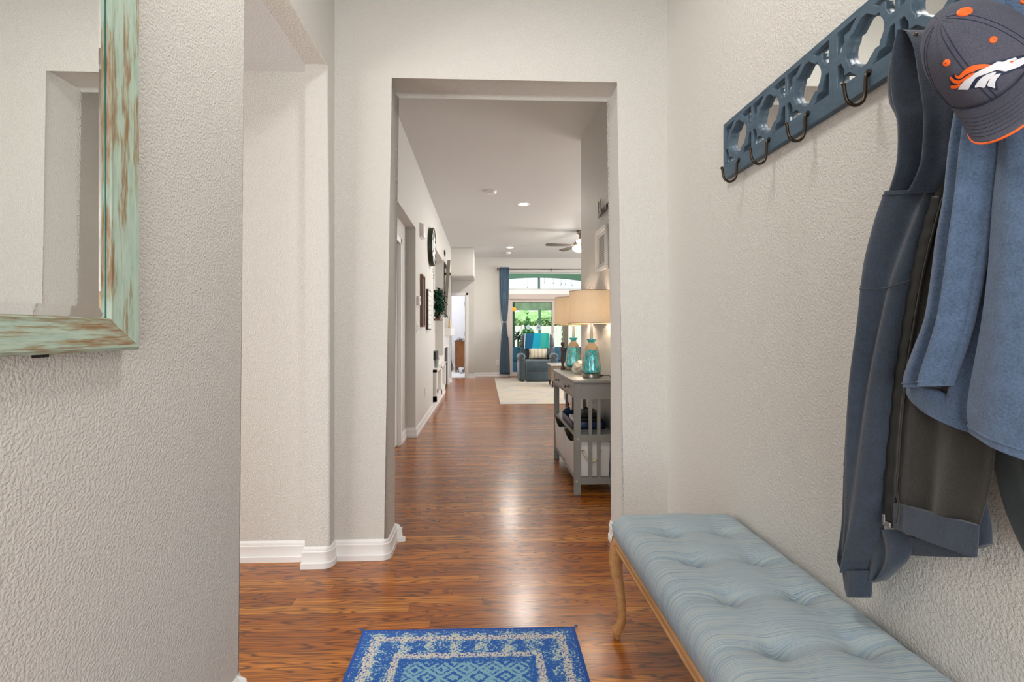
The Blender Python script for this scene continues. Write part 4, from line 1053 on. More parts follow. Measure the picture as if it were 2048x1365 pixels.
# small wire hanging under the clock
bm = B()
for k in range(14): sphere(bm, (XW+.03+.008*math.sin(k*2.1), 6.86+.016*math.cos(k*1.7), 2.055-.014*k), .007, (1, 1, .8), 8, 6)
one('beaded_pendant', bm, M('grey_crystal_beads', srgb(140, 140, 136), .2), 'small grey beaded ornament hanging below the clock', 'ornament', smooth=True)
th = thing('thermostat', 'white thermostat at mid height on left hall wall', 'thermostat', (XW, 5.42, 1.44))
obj('cover', bx(XW, XW+.032, 5.36, 5.47, 1.44, 1.54, bev=.006), PLAS, th, auto=40); obj('display', bx(XW+.031, XW+.0335, 5.385, 5.445, 1.485, 1.525), M('grey_display', srgb(150, 158, 150), .3), th)
ls = thing('light_switch', 'white light switch plate under the thermostat on left hall wall', 'switch', (XW, 5.42, 1.13))
obj('plate', bx(XW, XW+.006, 5.36, 5.48, 1.13, 1.245, bev=.002), PLAS, ls)
for yy in (5.39, 5.445): obj('rocker', bx(XW+.005, XW+.010, yy-.014, yy+.014, 1.155, 1.222, bev=.002), PLAS, ls)
def outlet(name, x0_, x1_, y0, y1, z0, label, ax):
    t = thing('wall_outlet', label, 'outlet', ((x0_+x1_)/2, (y0+y1)/2, z0))
    obj('plate', bx(x0_, x1_, y0, y1, z0, z0+.115, bev=.0015), PLAS, t)
    for zz in (z0+.025, z0+.068):
        if ax == 'x': b_ = bx(x1_-.001, x1_+.002, (y0+y1)/2-.016, (y0+y1)/2+.016, zz, zz+.025, bev=.0008)
        else: b_ = bx((x0_+x1_)/2-.016, (x0_+x1_)/2+.016, y0-.002, y0+.001, zz, zz+.025, bev=.0008)
        obj('socket', b_, M('light_grey_socket', (.55, .55, .53, 1), .4), t)
outlet('', XW, XW+.006, 6.08, 6.15, .33, 'white outlet low on left hall wall before the niche', 'x')
outlet('', at(991.5, 720, Y=12.2).x, at(997.5, 720, Y=12.2).x, FY-.006, FY-.0005, .30, 'white outlet low on far wall left of the blue curtain', 'y')
BRW = M('walnut_frame_wood', srgb(120, 78, 46), .5, var=.15, vscale=40); BRD = M('dark_walnut_frame', srgb(62, 46, 40), .5)
ff = thing('picture_frame', 'tall brown wood frame on left hall wall beside the thermostat', 'picture frame', (XW, 5.77, 1.2))
bm = B(); hframe(bm, XW, 1, 5.645, 5.90, 1.20, 1.815, .022, .030); obj('frame', bm, BRW, ff)
obj('glass_front', bx(XW, XW+.014, 5.66, 5.885, 1.215, 1.80), M('pale_blue_grey_glass', srgb(150, 160, 174), .1), ff)
ff = thing('picture_frame', 'dark framed white slatted board on left hall wall before the niche', 'picture frame', (XW, 6.36, 1.17))
bm = B(); hframe(bm, XW, 1, 6.20, 6.53, 1.17, 1.69, .012, .032); obj('frame', bm, BRD, ff)
SLT = N('white_slatted_board'); tc = SLT.n('ShaderNodeTexCoord'); sp = SLT.n('ShaderNodeSeparateXYZ'); SLT.l(tc.outputs['Object'], sp.inputs[0])
f = SLT.math('FRACT', SLT.math('MULTIPLY', sp.outputs['Z'], 16)); SLT.l(SLT.ramp(f, [(0, (.10, .09, .09, 1)), (.06, (.10, .09, .09, 1)), (.1, (.74, .73, .71, 1))]), SLT.b.inputs['Base Color']); SLT = SLT.m
obj('slatted_board', bx(XW, XW+.033, 6.213, 6.517, 1.183, 1.677), SLT, ff)

# niche contents
SHC = M('niche_shelf_paint', (.70, .68, .65, 1), .5)
cabn = sempty('trim_5')
bm = B(); cx0, cx1 = XH, -.69; cz0, cz1 = .118, .588
ys = [7.07, 7.14, 7.80, 7.98, 8.68, 8.80]
for (a, b) in ((7.07, 7.14), (7.80, 7.98), (8.68, 8.80)): box(bm, x0+.006, cx1, a, b, cz0, cz1)
box(bm, x0+.006, cx1, 7.07, 8.80, cz0, .20); box(bm, x0+.006, cx1, 7.07, 8.80, .55, cz1); box(bm, x0+.006, cx1+.012, 7.06, 8.81, cz1, cz1+.016)
obj('shelf_surround', bm, SHC, cabn)
# carve the wall behind the low shelves is left closed; shelves sit as a shallow built-in
def item(name, bm, m, label, cat, **k): return one(name, bm, m, label, cat, **k)
item('speaker_bar', bx(XH-.10, XH+.035, 7.16, 7.52, NZ0+.0005, NZ0+.13, bev=.006), M('charcoal_fabric', srgb(48, 54, 52), .7), 'charcoal speaker box standing in the left wall niche', 'speaker')
bm = B(); box(bm, -.008, .008, 7.56, 7.8, 0, .30); bmesh.ops.rotate(bm, verts=bm.verts[:], cent=(0, 7.7, 0), matrix=Matrix.Rotation(math.radians(-12), 3, 'Y'))
bmesh.ops.translate(bm, verts=bm.verts[:], vec=(XH-.055, 0, NZ0+.005))
bm2 = bm; item('picture_frame', bm2, BRD, 'small dark photo frame leaning in the left wall niche', 'picture frame')
item('glass_jar', (lambda bm: (lathe(bm, [(.03, 0), (.034, .01), (.034, .12), (.03, .13)], (XH+.012, 7.30, .6045), 20), bm)[1])(B()), M('green_grey_glass', srgb(120, 138, 128), .15), 'green grey glass jar on low ledge under the niche', 'jar', smooth=False)
item('candle_holder', (lambda bm: (lathe(bm, [(.024, 0), (.008, .01), (.007, .09), (.02, .10), (.018, .13)], (XH+.012, 7.75, .6045), 16), bm)[1])(B()), M('dusty_pink_ceramic', srgb(196, 170, 160), .4), 'small dusty pink candle holder on low ledge under the niche', 'candle holder', smooth=True)
item('game_console', bx(XH-.05, XH+.03, 7.20, 7.32, .2005, .46, bev=.004), BLKP, 'black upright box in the low shelf under the niche', 'electronics')
item('small_basket', bx(XH-.05, XH+.03, 7.45, 7.6, .2005, .25, bev=.01), M('brown_wicker', srgb(110, 88, 66), .8), 'small brown basket in the low shelf under the niche', 'basket')
# hanging light cords and framed pieces inside the niche
bm = B(); tube(bm, [(x0+.012, 8.05, z) for z in (.74, 1.1, 1.38)], .006, 6); item('power_cord', bm, SILV, 'grey cord running up the back of the niche below plant', 'cord')
it = thing('picture_frame', 'narrow grey framed picture in the upper left wall niche', 'picture frame', (x0+.006, 8.2, 1.8))
bm = B(); hframe(bm, x0+.0065, 1, 8.0, 8.38, 1.78, 2.14, .02, .02); obj('frame', bm, M('grey_frame', srgb(92, 94, 98), .4), it); obj('photo', bx(x0+.0065, x0+.012, 8.01, 8.37, 1.79, 2.13), M('blue_grey_photo', srgb(150, 158, 166), .4), it)
# plant
LEAF = M('dark_green_leaf', srgb(22, 66, 44), .35, var=.4, vscale=30)
pl = thing('potted_plant', 'leafy dark green potted plant inside left wall niche', 'plant', (XH-.03, 8.35, 1.36))
bm = B(); rnd = random.Random(3)
def leaf(bm, base_, d, ln, wd_):
    d = Vector(d).normalized(); side = d.cross(Vector((0, 0, 1)));
    if side.length < .1: side = Vector((1, 0, 0))
    side.normalize(); up = side.cross(d); b_ = Vector(base_); pr = None
    for k in range(5):
        t_ = k/4; c_ = b_+d*ln*t_-Vector((0, 0, ln*.45*t_*t_)); w_ = wd_*math.sin(PI*min(.98, t_*.85+.12))
        cur_ = (bm.verts.new(c_-side*w_+up*.1*w_), bm.verts.new(c_+side*w_+up*.1*w_))
        if pr: bm.faces.new((pr[0], pr[1], cur_[1], cur_[0]))
        pr = cur_
for k in range(320):
    a = rnd.uniform(0, 2*PI); h = rnd.uniform(.02, .42)
    leaf(bm, (XH-.02+rnd.uniform(-.06, .05), 8.22+rnd.uniform(-.36, .36), 1.42+h), (max(-.25, math.cos(a)*.55+.12), math.sin(a), rnd.uniform(-.2, 1.0)), rnd.uniform(.09, .19), .022)
for v in bm.verts:
    if v.co.x < x0+.01: v.co.x = x0+.01
obj('foliage', bm, LEAF, pl)
bm = B(); lathe(bm, [(.045, 0), (.058, .10), (.055, .105)], (XH-.045, 8.3, 1.362), 20); obj('pot', bm, DKW, pl, auto=40)
item('niche_shelf', bx(x0+.006, XH+.012, 8.02, 8.62, 1.335, 1.3605, bev=.004), M('brown_shelf_wood', srgb(112, 84, 64), .5), 'small brown wood shelf under the plant in the niche', 'shelf')
# television on tilting arm at the alcove
tv = thing('television', 'large flat television tilted out from left wall beside the plant', 'television', (XH+.02, 9.3, 1.9))
bm = B(); TVY0, TVY1, TVZ0, TVZ1 = 8.93, 10.05, 1.40, 2.12
for (y, xo_) in ((TVY0, 0), (TVY1, -.06)):
    pass
vs = box(bm, -.03, .03, TVY0, TVY1, 1.42, 2.46, bev=.004)
for v in bm.verts:
    t_ = (v.co.z-1.42)/1.04; u_ = (v.co.y-TVY0)/(TVY1-TVY0)
    v.co.x += lerp(-.745, -.672, t_)-.10*u_+.026
TVS = M('grey_satin_tv_edge', srgb(132, 124, 116), .35, .2)
obj('housing', bm, TVS, tv)
bm = B(); tube(bm, [(x0+.03, 9.5, 1.9), (-.80, 9.5, 1.9), (-.76, 9.45, 1.9)], .02, 8); obj('wall_mount', bm, BLKP, tv)
# mantel and fireplace in the alcove
mt_ = thing('fireplace_mantel', 'white block mantel shelf on left wall below the television', 'mantel', (-.7, 10.1, 1.06))
obj('beam', bx(x0+.006, -.650, 9.57, 10.80, 1.062, 1.21, bev=.005), WHITE, mt_)
fp = thing('fireplace', 'white surround fireplace with black firebox in left wall alcove', 'fireplace', (-.8, 10.0, 0))
bm = B(); box(bm, x0+.006, XH-.03, 9.16, 9.5, 0, 1.06); box(bm, x0+.006, XH-.03, 10.5, 10.84, 0, 1.06); box(bm, x0+.006, XH-.03, 9.5, 10.5, .82, 1.06); obj('surround', bm, WHITE, fp)
obj('firebox', bx(x0+.006, XH-.06, 9.5, 10.5, .0, .82), M('black_firebox', (.02, .02, .02, 1), .5), fp)
bm = B(); lathe(bm, [(.03, 0), (.035, .02), (.02, .05), (.028, .09), (.015, .13), (.018, .16), (.004, .19)], (-.685, 9.72, 1.2105), 18); one('figurine', bm, M('gold_cream_ceramic', srgb(214, 186, 140), .4), 'gold and cream figurine on the mantel below the television', 'figurine', smooth=True)
bm = B(); lathe(bm, [(.022, 0), (.026, .03), (.024, .17), (.014, .20), (.014, .22)], (-.705, 10.05, 1.2105), 18); one('vase', bm, M('pale_blue_glass', srgb(160, 182, 196), .2), 'pale blue vase on the mantel behind the figurine', 'vase', smooth=True)
bm = B()
for k in range(16): a = 2*PI*k/16; leaf(bm, (XH+.012, 8.99, 2.62), (.12, math.cos(a), math.sin(a)), .075, .012)
one('wall_ornament', bm, M('black_silver_metal', srgb(84, 84, 86), .4, .6), 'small dark metal leaf ornament high on left wall above television', 'ornament')

# ------------------------------------------------------------------ ceiling
def smoke(x, y, lab):
    t = thing('smoke_detector', lab, 'smoke detector', (x, y, ZC), 'smoke detectors on the ceiling'); bm = B()
    lathe(bm, [(.03, -.040), (.055, -.038), (.062, -.028), (.066, -.012), (.073, -.010), (.073, -.0005)], seg=36); obj('housing', bm, PLAS, t, auto=35, local=True)
    bm = B(); lathe(bm, [(.012, -.044), (.014, -.040)], seg=16); obj('sensor', bm, M('grey_sensor', (.4, .4, .4, 1), .4), t, local=True); return t
sm = smoke(.1, 6.44, 'round white smoke detector on hall ceiling nearest the opening')
copy_tree(sm, (.568, 11.43, ZC), 'round white smoke detector on far ceiling behind the recessed light')
LIT = N('lit_downlight_lens'); LIT.b.inputs['Emission Color'].default_value = (1, .95, .88, 1); LIT.b.inputs['Emission Strength'].default_value = 14; LIT = LIT.m
def can(x, y, lab):
    t = thing('recessed_light', lab, 'ceiling light', (x, y, ZC), 'recessed ceiling lights'); bm = B()
    lathe(bm, [(.072, -.004), (.078, -.007), (.092, -.004), (.093, -.0005)], seg=40, cap=False); obj('trim_ring', bm, PLAS, t, smooth=True, local=True)
    bm = B(); lathe(bm, [(.073, -.004), (.073, -.001)], seg=40); obj('lens', bm, LIT, t, local=True)
    return t
cn = can(.579, 7.09, 'bright recessed ceiling light nearest the opening, middle of hall ceiling')
copy_tree(cn, (.578, 10.76, ZC), 'bright recessed ceiling light farther away near the far wall')
for (x, y) in ((.579, 7.09), (.578, 10.76)): 
    l_ = area('downlight_beam', (x, y, ZC-.012), (0, 0, -1), .13, .13, 26, (1, .94, .86))
# ceiling fan
FN = (1.79, 8.95)
fan = thing('ceiling_fan', 'ceiling fan with lit glass bowl partly hidden by right hall wall', 'ceiling fan', (FN[0], FN[1], ZC))
bm = B(); lathe(bm, [(.012, -.17), (.02, -.075), (.06, -.05), (.068, -.001)], (FN[0], FN[1], ZC), 28); obj('canopy', bm, STEEL, fan, smooth=True)
bm = B(); lathe(bm, [(.012, -.20), (.06, -.195), (.115, -.215), (.13, -.24), (.125, -.262), (.10, -.28), (.05, -.285)], (FN[0], FN[1], ZC), 36); obj('motor', bm, STEEL, fan, smooth=True)
BOWL = N('lit_frosted_glass_bowl'); BOWL.b.inputs['Emission Color'].default_value = (1, .9, .78, 1); BOWL.b.inputs['Emission Strength'].default_value = 2.2; BOWL = BOWL.m
bm = B(); lathe(bm, [(.05, -.286), (.14, -.30), (.148, -.325), (.13, -.36), (.08, -.385), (.02, -.393)], (FN[0], FN[1], ZC), 36); obj('glass_bowl', bm, BOWL, fan, smooth=True)
BLD = M('dark_grey_blade', srgb(92, 86, 82), .4)
for k in range(5):
    a = math.radians(186+72*k); d_ = Vector((math.cos(a), math.sin(a), 0)); s_ = Vector((-d_.y, d_.x, 0)); bm = B(); c0 = Vector((FN[0], FN[1], ZC-.268))
    pts = []
    for (r_, w_) in ((.17, .035), (.3, .055), (.55, .062), (.64, .055), (.66, .03)): pts.append((r_, w_))
    up_ = [bm.verts.new(c0+d_*r_+s_*w_+Vector((0, 0, w_*.2))) for r_, w_ in pts]; dn_ = [bm.verts.new(c0+d_*r_-s_*w_-Vector((0, 0, w_*.2))) for r_, w_ in pts]
    bm.faces.new(up_+dn_[::-1])
    r_ = bmesh.ops.extrude_face_region(bm, geom=bm.faces[:]); bmesh.ops.translate(bm, verts=[v for v in r_['geom'] if isinstance(v, bmesh.types.BMVert)], vec=(0, 0, -.006))
    b_ = obj('blade', bm, BLD, fan); bm = B(); tube(bm, [c0+d_*.10, c0+d_*.20], .012, 8); obj('blade_arm', bm, STEEL, b_)
point('fan_light', (FN[0], FN[1], ZC-.45), 26, .12, (1, .9, .78))

# ------------------------------------------------------------------ curtain
CURT = N('blue_teal_curtain'); v = CURT.coord((1, 1, .2)); CURT.l(CURT.ramp(CURT.noise(v, 30, 3), [(.3, srgb(28, 74, 104)), (.7, srgb(44, 100, 130))]), CURT.b.inputs['Base Color']); CURT.b.inputs['Roughness'].default_value = .55; CURT.b.inputs['Sheen Weight'].default_value = .3; CURT = CURT.m
cur_t = thing('curtain', 'blue teal curtain panel tied at the middle left of sliding door', 'curtain', (.51, 12.1, .06))
prof_c = [(2.76, .115), (2.6, .115), (2.3, .112), (1.9, .100), (1.6, .080), (1.44, .052), (1.365, .034), (1.30, .045), (1.1, .075), (.8, .100), (.4, .118), (.07, .128)]
bm = B(); rows = []
cz = [p[0] for p in prof_c]
for j in range(61):
    z, hw = polyat(prof_c, j/60); row = []
    cxx = .515+(.012 if z < 1.0 else 0)
    for i in range(73):
        u = i/72; x = cxx+(u-.5)*2*hw; y = 12.12+.032*min(1, hw/.08)*math.sin(u*2*PI*6)-.01
        row.append(bm.verts.new((x, y, z)))
    rows.append(row)
for a, b in zip(rows, rows[1:]):
    for i in range(72): bm.faces.new((a[i], a[i+1], b[i+1], b[i]))
c_ = obj('drape', bm, CURT, cur_t, smooth=True); md = c_.modifiers.new('thick', 'SOLIDIFY'); md.thickness = .004
bm = B(); tube(bm, [(.515+.042*math.cos(2*PI*k/30), 12.11+.03*math.sin(2*PI*k/30), 1.372+.018*math.cos(2*PI*k/30)**2) for k in range(30)], .007, 8, closed=True)
obj('tieback', bm, M('white_rope_tieback', (.75, .75, .72, 1), .6), cur_t, smooth=True)
RODM = M('pewter_rod', srgb(110, 108, 112), .3, .9)
rod = thing('curtain_rod', 'long pewter curtain rod with ball finial above the sliding door', 'curtain rod', (1.7, 12.12, 2.71))
bm = B(); tube(bm, [(.375, 12.11, 2.712), (3.0, 12.11, 2.712)], .011, 12); obj('rod', bm, RODM, rod, smooth=True)
bm = B(); sphere(bm, (.355, 12.11, 2.712), .032); obj('finial', bm, RODM, rod, smooth=True)
for x in (.40, 1.705, 2.95):
    bm = B(); tube(bm, [(x, FY, 2.712), (x, 12.11, 2.712)], .007, 8); box(bm, x-.012, x+.012, FY-.008, FY-.0005, 2.67, 2.755); obj('bracket', bm, RODM, rod)

# ------------------------------------------------------------------ living room rug and recliner
LR = N('cream_grey_faded_rug'); v = LR.coord(); a = LR.noise(v, 3.2, 5, .65); LR.l(LR.ramp(a, [(.3, srgb(170, 172, 172)), (.5, srgb(196, 188, 174)), (.7, srgb(206, 190, 166))]), LR.b.inputs['Base Color']); LR.b.inputs['Roughness'].default_value = .95; LR.bump(LR.noise(v, 200, 2), .4, .002); LR = LR.m
one('area_rug', bx(.252, 3.2, 7.56, 11.75, .0005, .011, bev=.003), LR, 'large cream and grey faded rug under the recliner in living room', 'rug')
SUE = N('blue_grey_suede'); v = SUE.coord(); a = SUE.noise(v, 9, 5, .7); SUE.l(SUE.ramp(a, [(.3, srgb(46, 60, 68)), (.7, srgb(68, 84, 92))]), SUE.b.inputs['Base Color']); SUE.b.inputs['Roughness'].default_value = .9; SUE.b.inputs['Sheen Weight'].default_value = .5; SUE.bump(SUE.noise(v, 150, 3), .3, .002); SUE = SUE.m
RX, RY = 1.235, 10.88
rc = thing('recliner', 'blue grey suede recliner armchair in front of the sliding door', 'armchair', (RX, RY+.4, .011))
def rbox(x0_, x1_, y0, y1, z0, z1, bev, seg=5):
    bm = B(); box(bm, x0_, x1_, y0, y1, z0, z1, bev=bev, seg=seg); return bm
bm = B(); box(bm, RX-.27, RX+.27, RY+.03, RY+.75, .05, .36, bev=.02); obj('seat_base', bm, SUE, rc, auto=50)
bm = B(); rows = []
def slab(name, zlist, x0_, x1_, ydeep):
    """vertical front panel bulging towards the room; zlist of (z, y)"""
    bm = B(); n = 20; R_ = []
    for j in range(25):
        z, y = polyat(zlist, j/24); R_.append([bm.verts.new((lerp(x0_, x1_, i/n), y+.02*(2*i/n-1)**4-.0, z-.015*math.sin(PI*i/n)*(1 if name == 'footrest' and j == 0 else 0))) for i in range(n+1)])
    K_ = [[bm.verts.new((v.co.x, ydeep, v.co.z)) for v in row] for row in R_]
    for j in range(24):
        for i in range(n): bm.faces.new((R_[j][i], R_[j][i+1], R_[j+1][i+1], R_[j+1][i])); bm.faces.new((K_[j][i], K_[j+1][i], K_[j+1][i+1], K_[j][i+1]))
        bm.faces.new((R_[j][0], R_[j+1][0], K_[j+1][0], K_[j][0])); bm.faces.new((R_[j][n], K_[j][n], K_[j+1][n], R_[j+1][n]))
    for i in range(n): bm.faces.new((R_[0][i], K_[0][i], K_[0][i+1], R_[0][i+1])); bm.faces.new((R_[24][i], R_[24][i+1], K_[24][i+1], K_[24][i]))
    return bm
obj('footrest', slab('footrest', [(.225, RY+.01), (.21, RY-.02), (.15, RY-.032), (.08, RY-.03), (.03, RY-.01), (.022, RY+.02)], RX-.275, RX+.275, RY+.08), SUE, rc, auto=60)
obj('seat_front', slab('seat', [(.50, RY+.12), (.495, RY+.04), (.46, RY-.015), (.38, RY-.035), (.30, RY-.035), (.245, RY-.02), (.225, RY+.01)], RX-.275, RX+.275, RY+.14), SUE, rc, auto=60)
obj('seat_cushion', rbox(RX-.275, RX+.275, RY+.08, RY+.62, .34, .492, .05), SUE, rc, auto=60)
def arm(s):
    xc = RX+s*.365; bm = B(); 
    box(bm, xc-.075, xc+.075, RY+.0, RY+.78, .035, .52, bev=.035, seg=4)
    pts = []; rs = []
    for k in range(17):
        t_ = k/16; pts.append((xc+s*.008, RY-.005+.76*t_, .575-.03*t_)); rs.append(.082*(.55+.45*math.sin(PI*min(1, t_*6+.15)/2)) if t_ < .16 else .082)
    tube(bm, pts, rs, 20)
    return bm
for s_ in (-1, 1): obj('arm', arm(s_), SUE, rc, auto=60)
def backpart(z0, z1, w0, w1, bul, y0=RY+.56, lean=.22, name='back'):
    bm = B(); nu, nv = 24, 16; F_ = []; K_ = []
    for j in range(nv+1):
        v = j/nv; z = lerp(z0, z1, v); hw = lerp(w0, w1, v)
        if v > .8: hw *= 1-.12*((v-.8)/.2)**2
        yb = y0+lean*(z-.45)
        e = (math.sin(PI*min(max(v, .02), .98)))**.4
        F_.append([bm.verts.new((RX+.04+(2*i/nu-1)*hw, yb-bul*e*(1-abs(2*i/nu-1)**3.5), z)) for i in range(nu+1)])
        K_.append([bm.verts.new((RX+.04+(2*i/nu-1)*hw*.97, yb+.16, z)) for i in range(nu+1)])
    for j in range(nv):
        for i in range(nu): bm.faces.new((F_[j][i], F_[j][i+1], F_[j+1][i+1], F_[j+1][i])); bm.faces.new((K_[j][i], K_[j+1][i], K_[j+1][i+1], K_[j][i+1]))
        bm.faces.new((F_[j][0], F_[j+1][0], K_[j+1][0], K_[j][0])); bm.faces.new((F_[j][nu], K_[j][nu], K_[j+1][nu], F_[j+1][nu]))
    for i in range(nu): bm.faces.new((F_[0][i], K_[0][i], K_[0][i+1], F_[0][i+1])); bm.faces.new((F_[nv][i], F_[nv][i+1], K_[nv][i+1], K_[nv][i]))
    return bm
obj('lumbar_cushion', backpart(.44, .78, .405, .41, .12), SUE, rc, auto=60)
obj('headrest', backpart(.775, 1.085, .41, .36, .13), SUE, rc, auto=60)
for (dx, dy) in ((-.3, .06), (.3, .06), (-.3, .7), (.3, .7)):
    bm = B(); lathe(bm, [(.025, 0), (.022, .035)], (RX+dx, RY+dy, .011), 12); obj('foot', bm, M('white_caster', (.6, .6, .6, 1), .4), rc)
# throw blanket over the head rest
THR = N('colour_block_knit_throw'); tc = THR.n('ShaderNodeTexCoord'); sp = THR.n('ShaderNodeSeparateXYZ'); THR.l(tc.outputs['Object'], sp.inputs[0])
xx = THR.math('ADD', sp.outputs['X'], THR.math('MULTIPLY', sp.outputs['Z'], -.14))
f = THR.math('DIVIDE', THR.math('ADD', xx, .29), .58)
THR.l(THR.ramp(f, [(0, srgb(0, 84, 122)), (.30, srgb(0, 148, 176)), (.60, srgb(48, 160, 150)), (.82, srgb(12, 156, 142))], 'CONSTANT'), THR.b.inputs['Base Color']); THR.b.inputs['Roughness'].default_value = .9
THR.bump(THR.noise(THR.coord(), 220, 2), .6, .003); THR = THR.m
tb = thing('throw_blanket', 'knit throw in blue, teal and green blocks over the recliner headrest', 'blanket', (RX+.05, RY+.6, 1.0))
bm = B(); R_ = []; nu = 30
for j in range(21):
    t_ = j/20; row = []
    for i in range(nu+1):
        u = i/nu; x = lerp(RX-.255-.03*t_, RX+.315-.03*(t_-.2), u)
        if t_ < .25: z = 1.092; y = lerp(RY+.86, RY+.625, t_/.25)
        else:
            q = (t_-.25)/.75; z = lerp(1.09, .735+.02*math.sin(u*9)-.02*(u < .5), q); yb = RY+.56+.22*(z-.45); y = yb-.150-.012*math.sin(u*PI*3)*q+.04*(1-q)**4
        row.append(bm.verts.new((x, y, z)))
    R_.append(row)
for a, b in zip(R_, R_[1:]):
    for i in range(nu): bm.faces.new((a[i], a[i+1], b[i+1], b[i]))
o_ = obj('knit_body', bm, THR, tb, smooth=True); md = o_.modifiers.new('t', 'SOLIDIFY'); md.thickness = .012; md.offset = 1
o_.location = tuple(-x for x in (0, 0, 0))
FRG = M('white_crochet_edge', (.74, .78, .76, 1), .9)
bm = B()
for ii in (0, nu): tube(bm, [(lerp(RX-.255-.03*t_, RX+.315-.03*(t_-.2), ii/nu), (RY+.56+.22*((1.09-.355*((t_-.25)/.75))-.45)-.165), 1.09-.355*((t_-.25)/.75)) for t_ in [.25+.75*k/16 for k in range(17)]], .008, 6)
obj('crochet_edge', bm, FRG, tb, smooth=True)
# striped pillow
PIL = N('striped_linen_pillow'); tc = PIL.n('ShaderNodeTexCoord'); sp = PIL.n('ShaderNodeSeparateXYZ'); PIL.l(tc.outputs['Object'], sp.inputs[0])
f = PIL.math('FRACT', PIL.math('MULTIPLY', PIL.math('SUBTRACT', sp.outputs['X'], RX-.2), 5.6))
cream = srgb(214, 198, 172)
PIL.l(PIL.ramp(f, [(0, cream), (.18, srgb(196, 190, 172)), (.24, srgb(120, 138, 142)), (.30, cream), (.62, srgb(222, 204, 178)), (.72, srgb(160, 172, 164)), (.84, cream)], 'CONSTANT'), PIL.b.inputs['Base Color']); PIL.b.inputs['Roughness'].default_value = .9; PIL = PIL.m
bm = B(); nu, nv = 28, 18; F_, K_ = [], []
PX, PYc, PZ, PW, PH = RX+.03, RY+.44, .625, .215, .125
for j in range(nv+1):
    v = 2*j/nv-1; f_ = []; k_ = []
    for i in range(nu+1):
        u = 2*i/nu-1; pin = 1-.06*(1-abs(u))*abs(v)**3; pin2 = 1-.07*(1-abs(v))*abs(u)**3
        th_ = .075*((1-u**4)*(1-v**4))**.5
        x, z = PX+u*PW*pin2, PZ+v*PH*pin
        ln = .25*(z-PZ)
        f_.append(bm.verts.new((x, PYc-th_+ln, z))); k_.append(bm.verts.new((x, PYc+th_*.6+.002+ln, z)))
    F_.append(f_); K_.append(k_)
for j in range(nv):
    for i in range(nu): bm.faces.new((F_[j][i], F_[j][i+1], F_[j+1][i+1], F_[j+1][i])); bm.faces.new((K_[j][i], K_[j+1][i], K_[j+1][i+1], K_[j][i+1]))
    bm.faces.new((F_[j][0], F_[j+1][0], K_[j+1][0], K_[j][0])); bm.faces.new((F_[j][nu], K_[j][nu], K_[j+1][nu], F_[j+1][nu]))
for i in range(nu): bm.faces.new((F_[0][i], K_[0][i], K_[0][i+1], F_[0][i+1])); bm.faces.new((F_[nv][i], F_[nv][i+1], K_[nv][i+1], K_[nv][i]))
one('throw_pillow', bm, PIL, 'cream and grey striped pillow on the recliner seat', 'pillow', smooth=True)
# side table right of the recliner
st = thing('side_table', 'taupe side table with pale marbled top right of the recliner', 'table', (1.62, 10.1, .011))
TAU = M('taupe_wood', srgb(132, 118, 102), .6); MARB = M('pale_marbled_top', srgb(196, 190, 182), .3, var=.2, vscale=24)
stx0 = at(1103, 750, Y=9.75).x; 
obj('tabletop', bx(stx0-.02, stx0+.57, 9.73, 10.3, .445, .475, bev=.006), MARB, st); obj('box_body', bx(stx0, stx0+.55, 9.75, 10.28, .14, .445), TAU, st)
for dx in (.02, .51):
    for dy in (9.77, 10.24):
        bm = B(); tube(bm, [(stx0+dx+.01, dy, .14), (stx0+dx+.01, dy, .011)], [.024, .012], 10); obj('leg', bm, DKW, st)
# cream sofa seen in slivers under the console
so_ = thing('sofa', 'cream sofa with brown wooden legs glimpsed beyond the console table', 'sofa', (1.75, 6.6, 0))
CRM = M('cream_sofa_fabric', srgb(206, 204, 208), .9)
obj('sofa_body', rbox(1.20, 2.1, 5.9, 7.3, .11, .46, .05), CRM, so_, auto=50); obj('sofa_back', rbox(1.85, 2.1, 5.9, 7.3, .40, .80, .05), CRM, so_, auto=50)
for (x, y) in ((1.25, 5.96), (2.0, 5.96), (1.25, 7.22), (2.0, 7.22)): obj('leg', bx(x-.025, x+.025, y-.025, y+.025, .0, .13), BRW, so_)

# ------------------------------------------------------------------ bedroom glimpse
OAK = N('honey_oak'); v = OAK.coord((1, 1, .12)); OAK.l(OAK.ramp(OAK.noise(v, 30, 4, .6), [(.3, srgb(128, 78, 38)), (.7, srgb(168, 112, 62))]), OAK.b.inputs['Base Color']); OAK.b.inputs['Roughness'].default_value = .4; OAK = OAK.m
dr = thing('dresser', 'honey oak dresser end inside the bedroom doorway', 'dresser', (-.68, 13.6, .012))
dx0, dx1 = -.80, -.50
obj('body', bx(dx0, dx1, 13.35, 14.3, .16, .86), OAK, dr); obj('top', bx(dx0-.02, dx1, 13.33, 14.32, .86, .885, bev=.004), OAK, dr)
for (x, y) in ((dx0+.03, 13.38), (dx1-.03, 13.38), (dx0+.03, 14.26), (dx1-.03, 14.26)): obj('leg', (lambda bm: (tube(bm, [(x, y, .17), (x, y, .012)], [.035, .02], 10), bm)[1])(B()), OAK, dr)
for z in (.22, .44, .65):
    d_ = obj('drawer', bx(dx0-.012, dx0+.01, 13.4, 14.25, z, z+.18, bev=.004), OAK, dr); bm = B(); sphere(bm, (dx0-.025, 13.8, z+.09), .014); obj('knob', bm, KNOB, d_)
QLT = N('black_white_floral_cloth'); QLT.l(QLT.ramp(QLT.noise(QLT.coord(), 22, 3, .6), [(.44, srgb(40, 40, 48)), (.5, srgb(150, 146, 152)), (.56, srgb(226, 226, 230))], 'CONSTANT'), QLT.b.inputs['Base Color']); QLT.b.inputs['Roughness'].default_value = .9; QLT = QLT.m
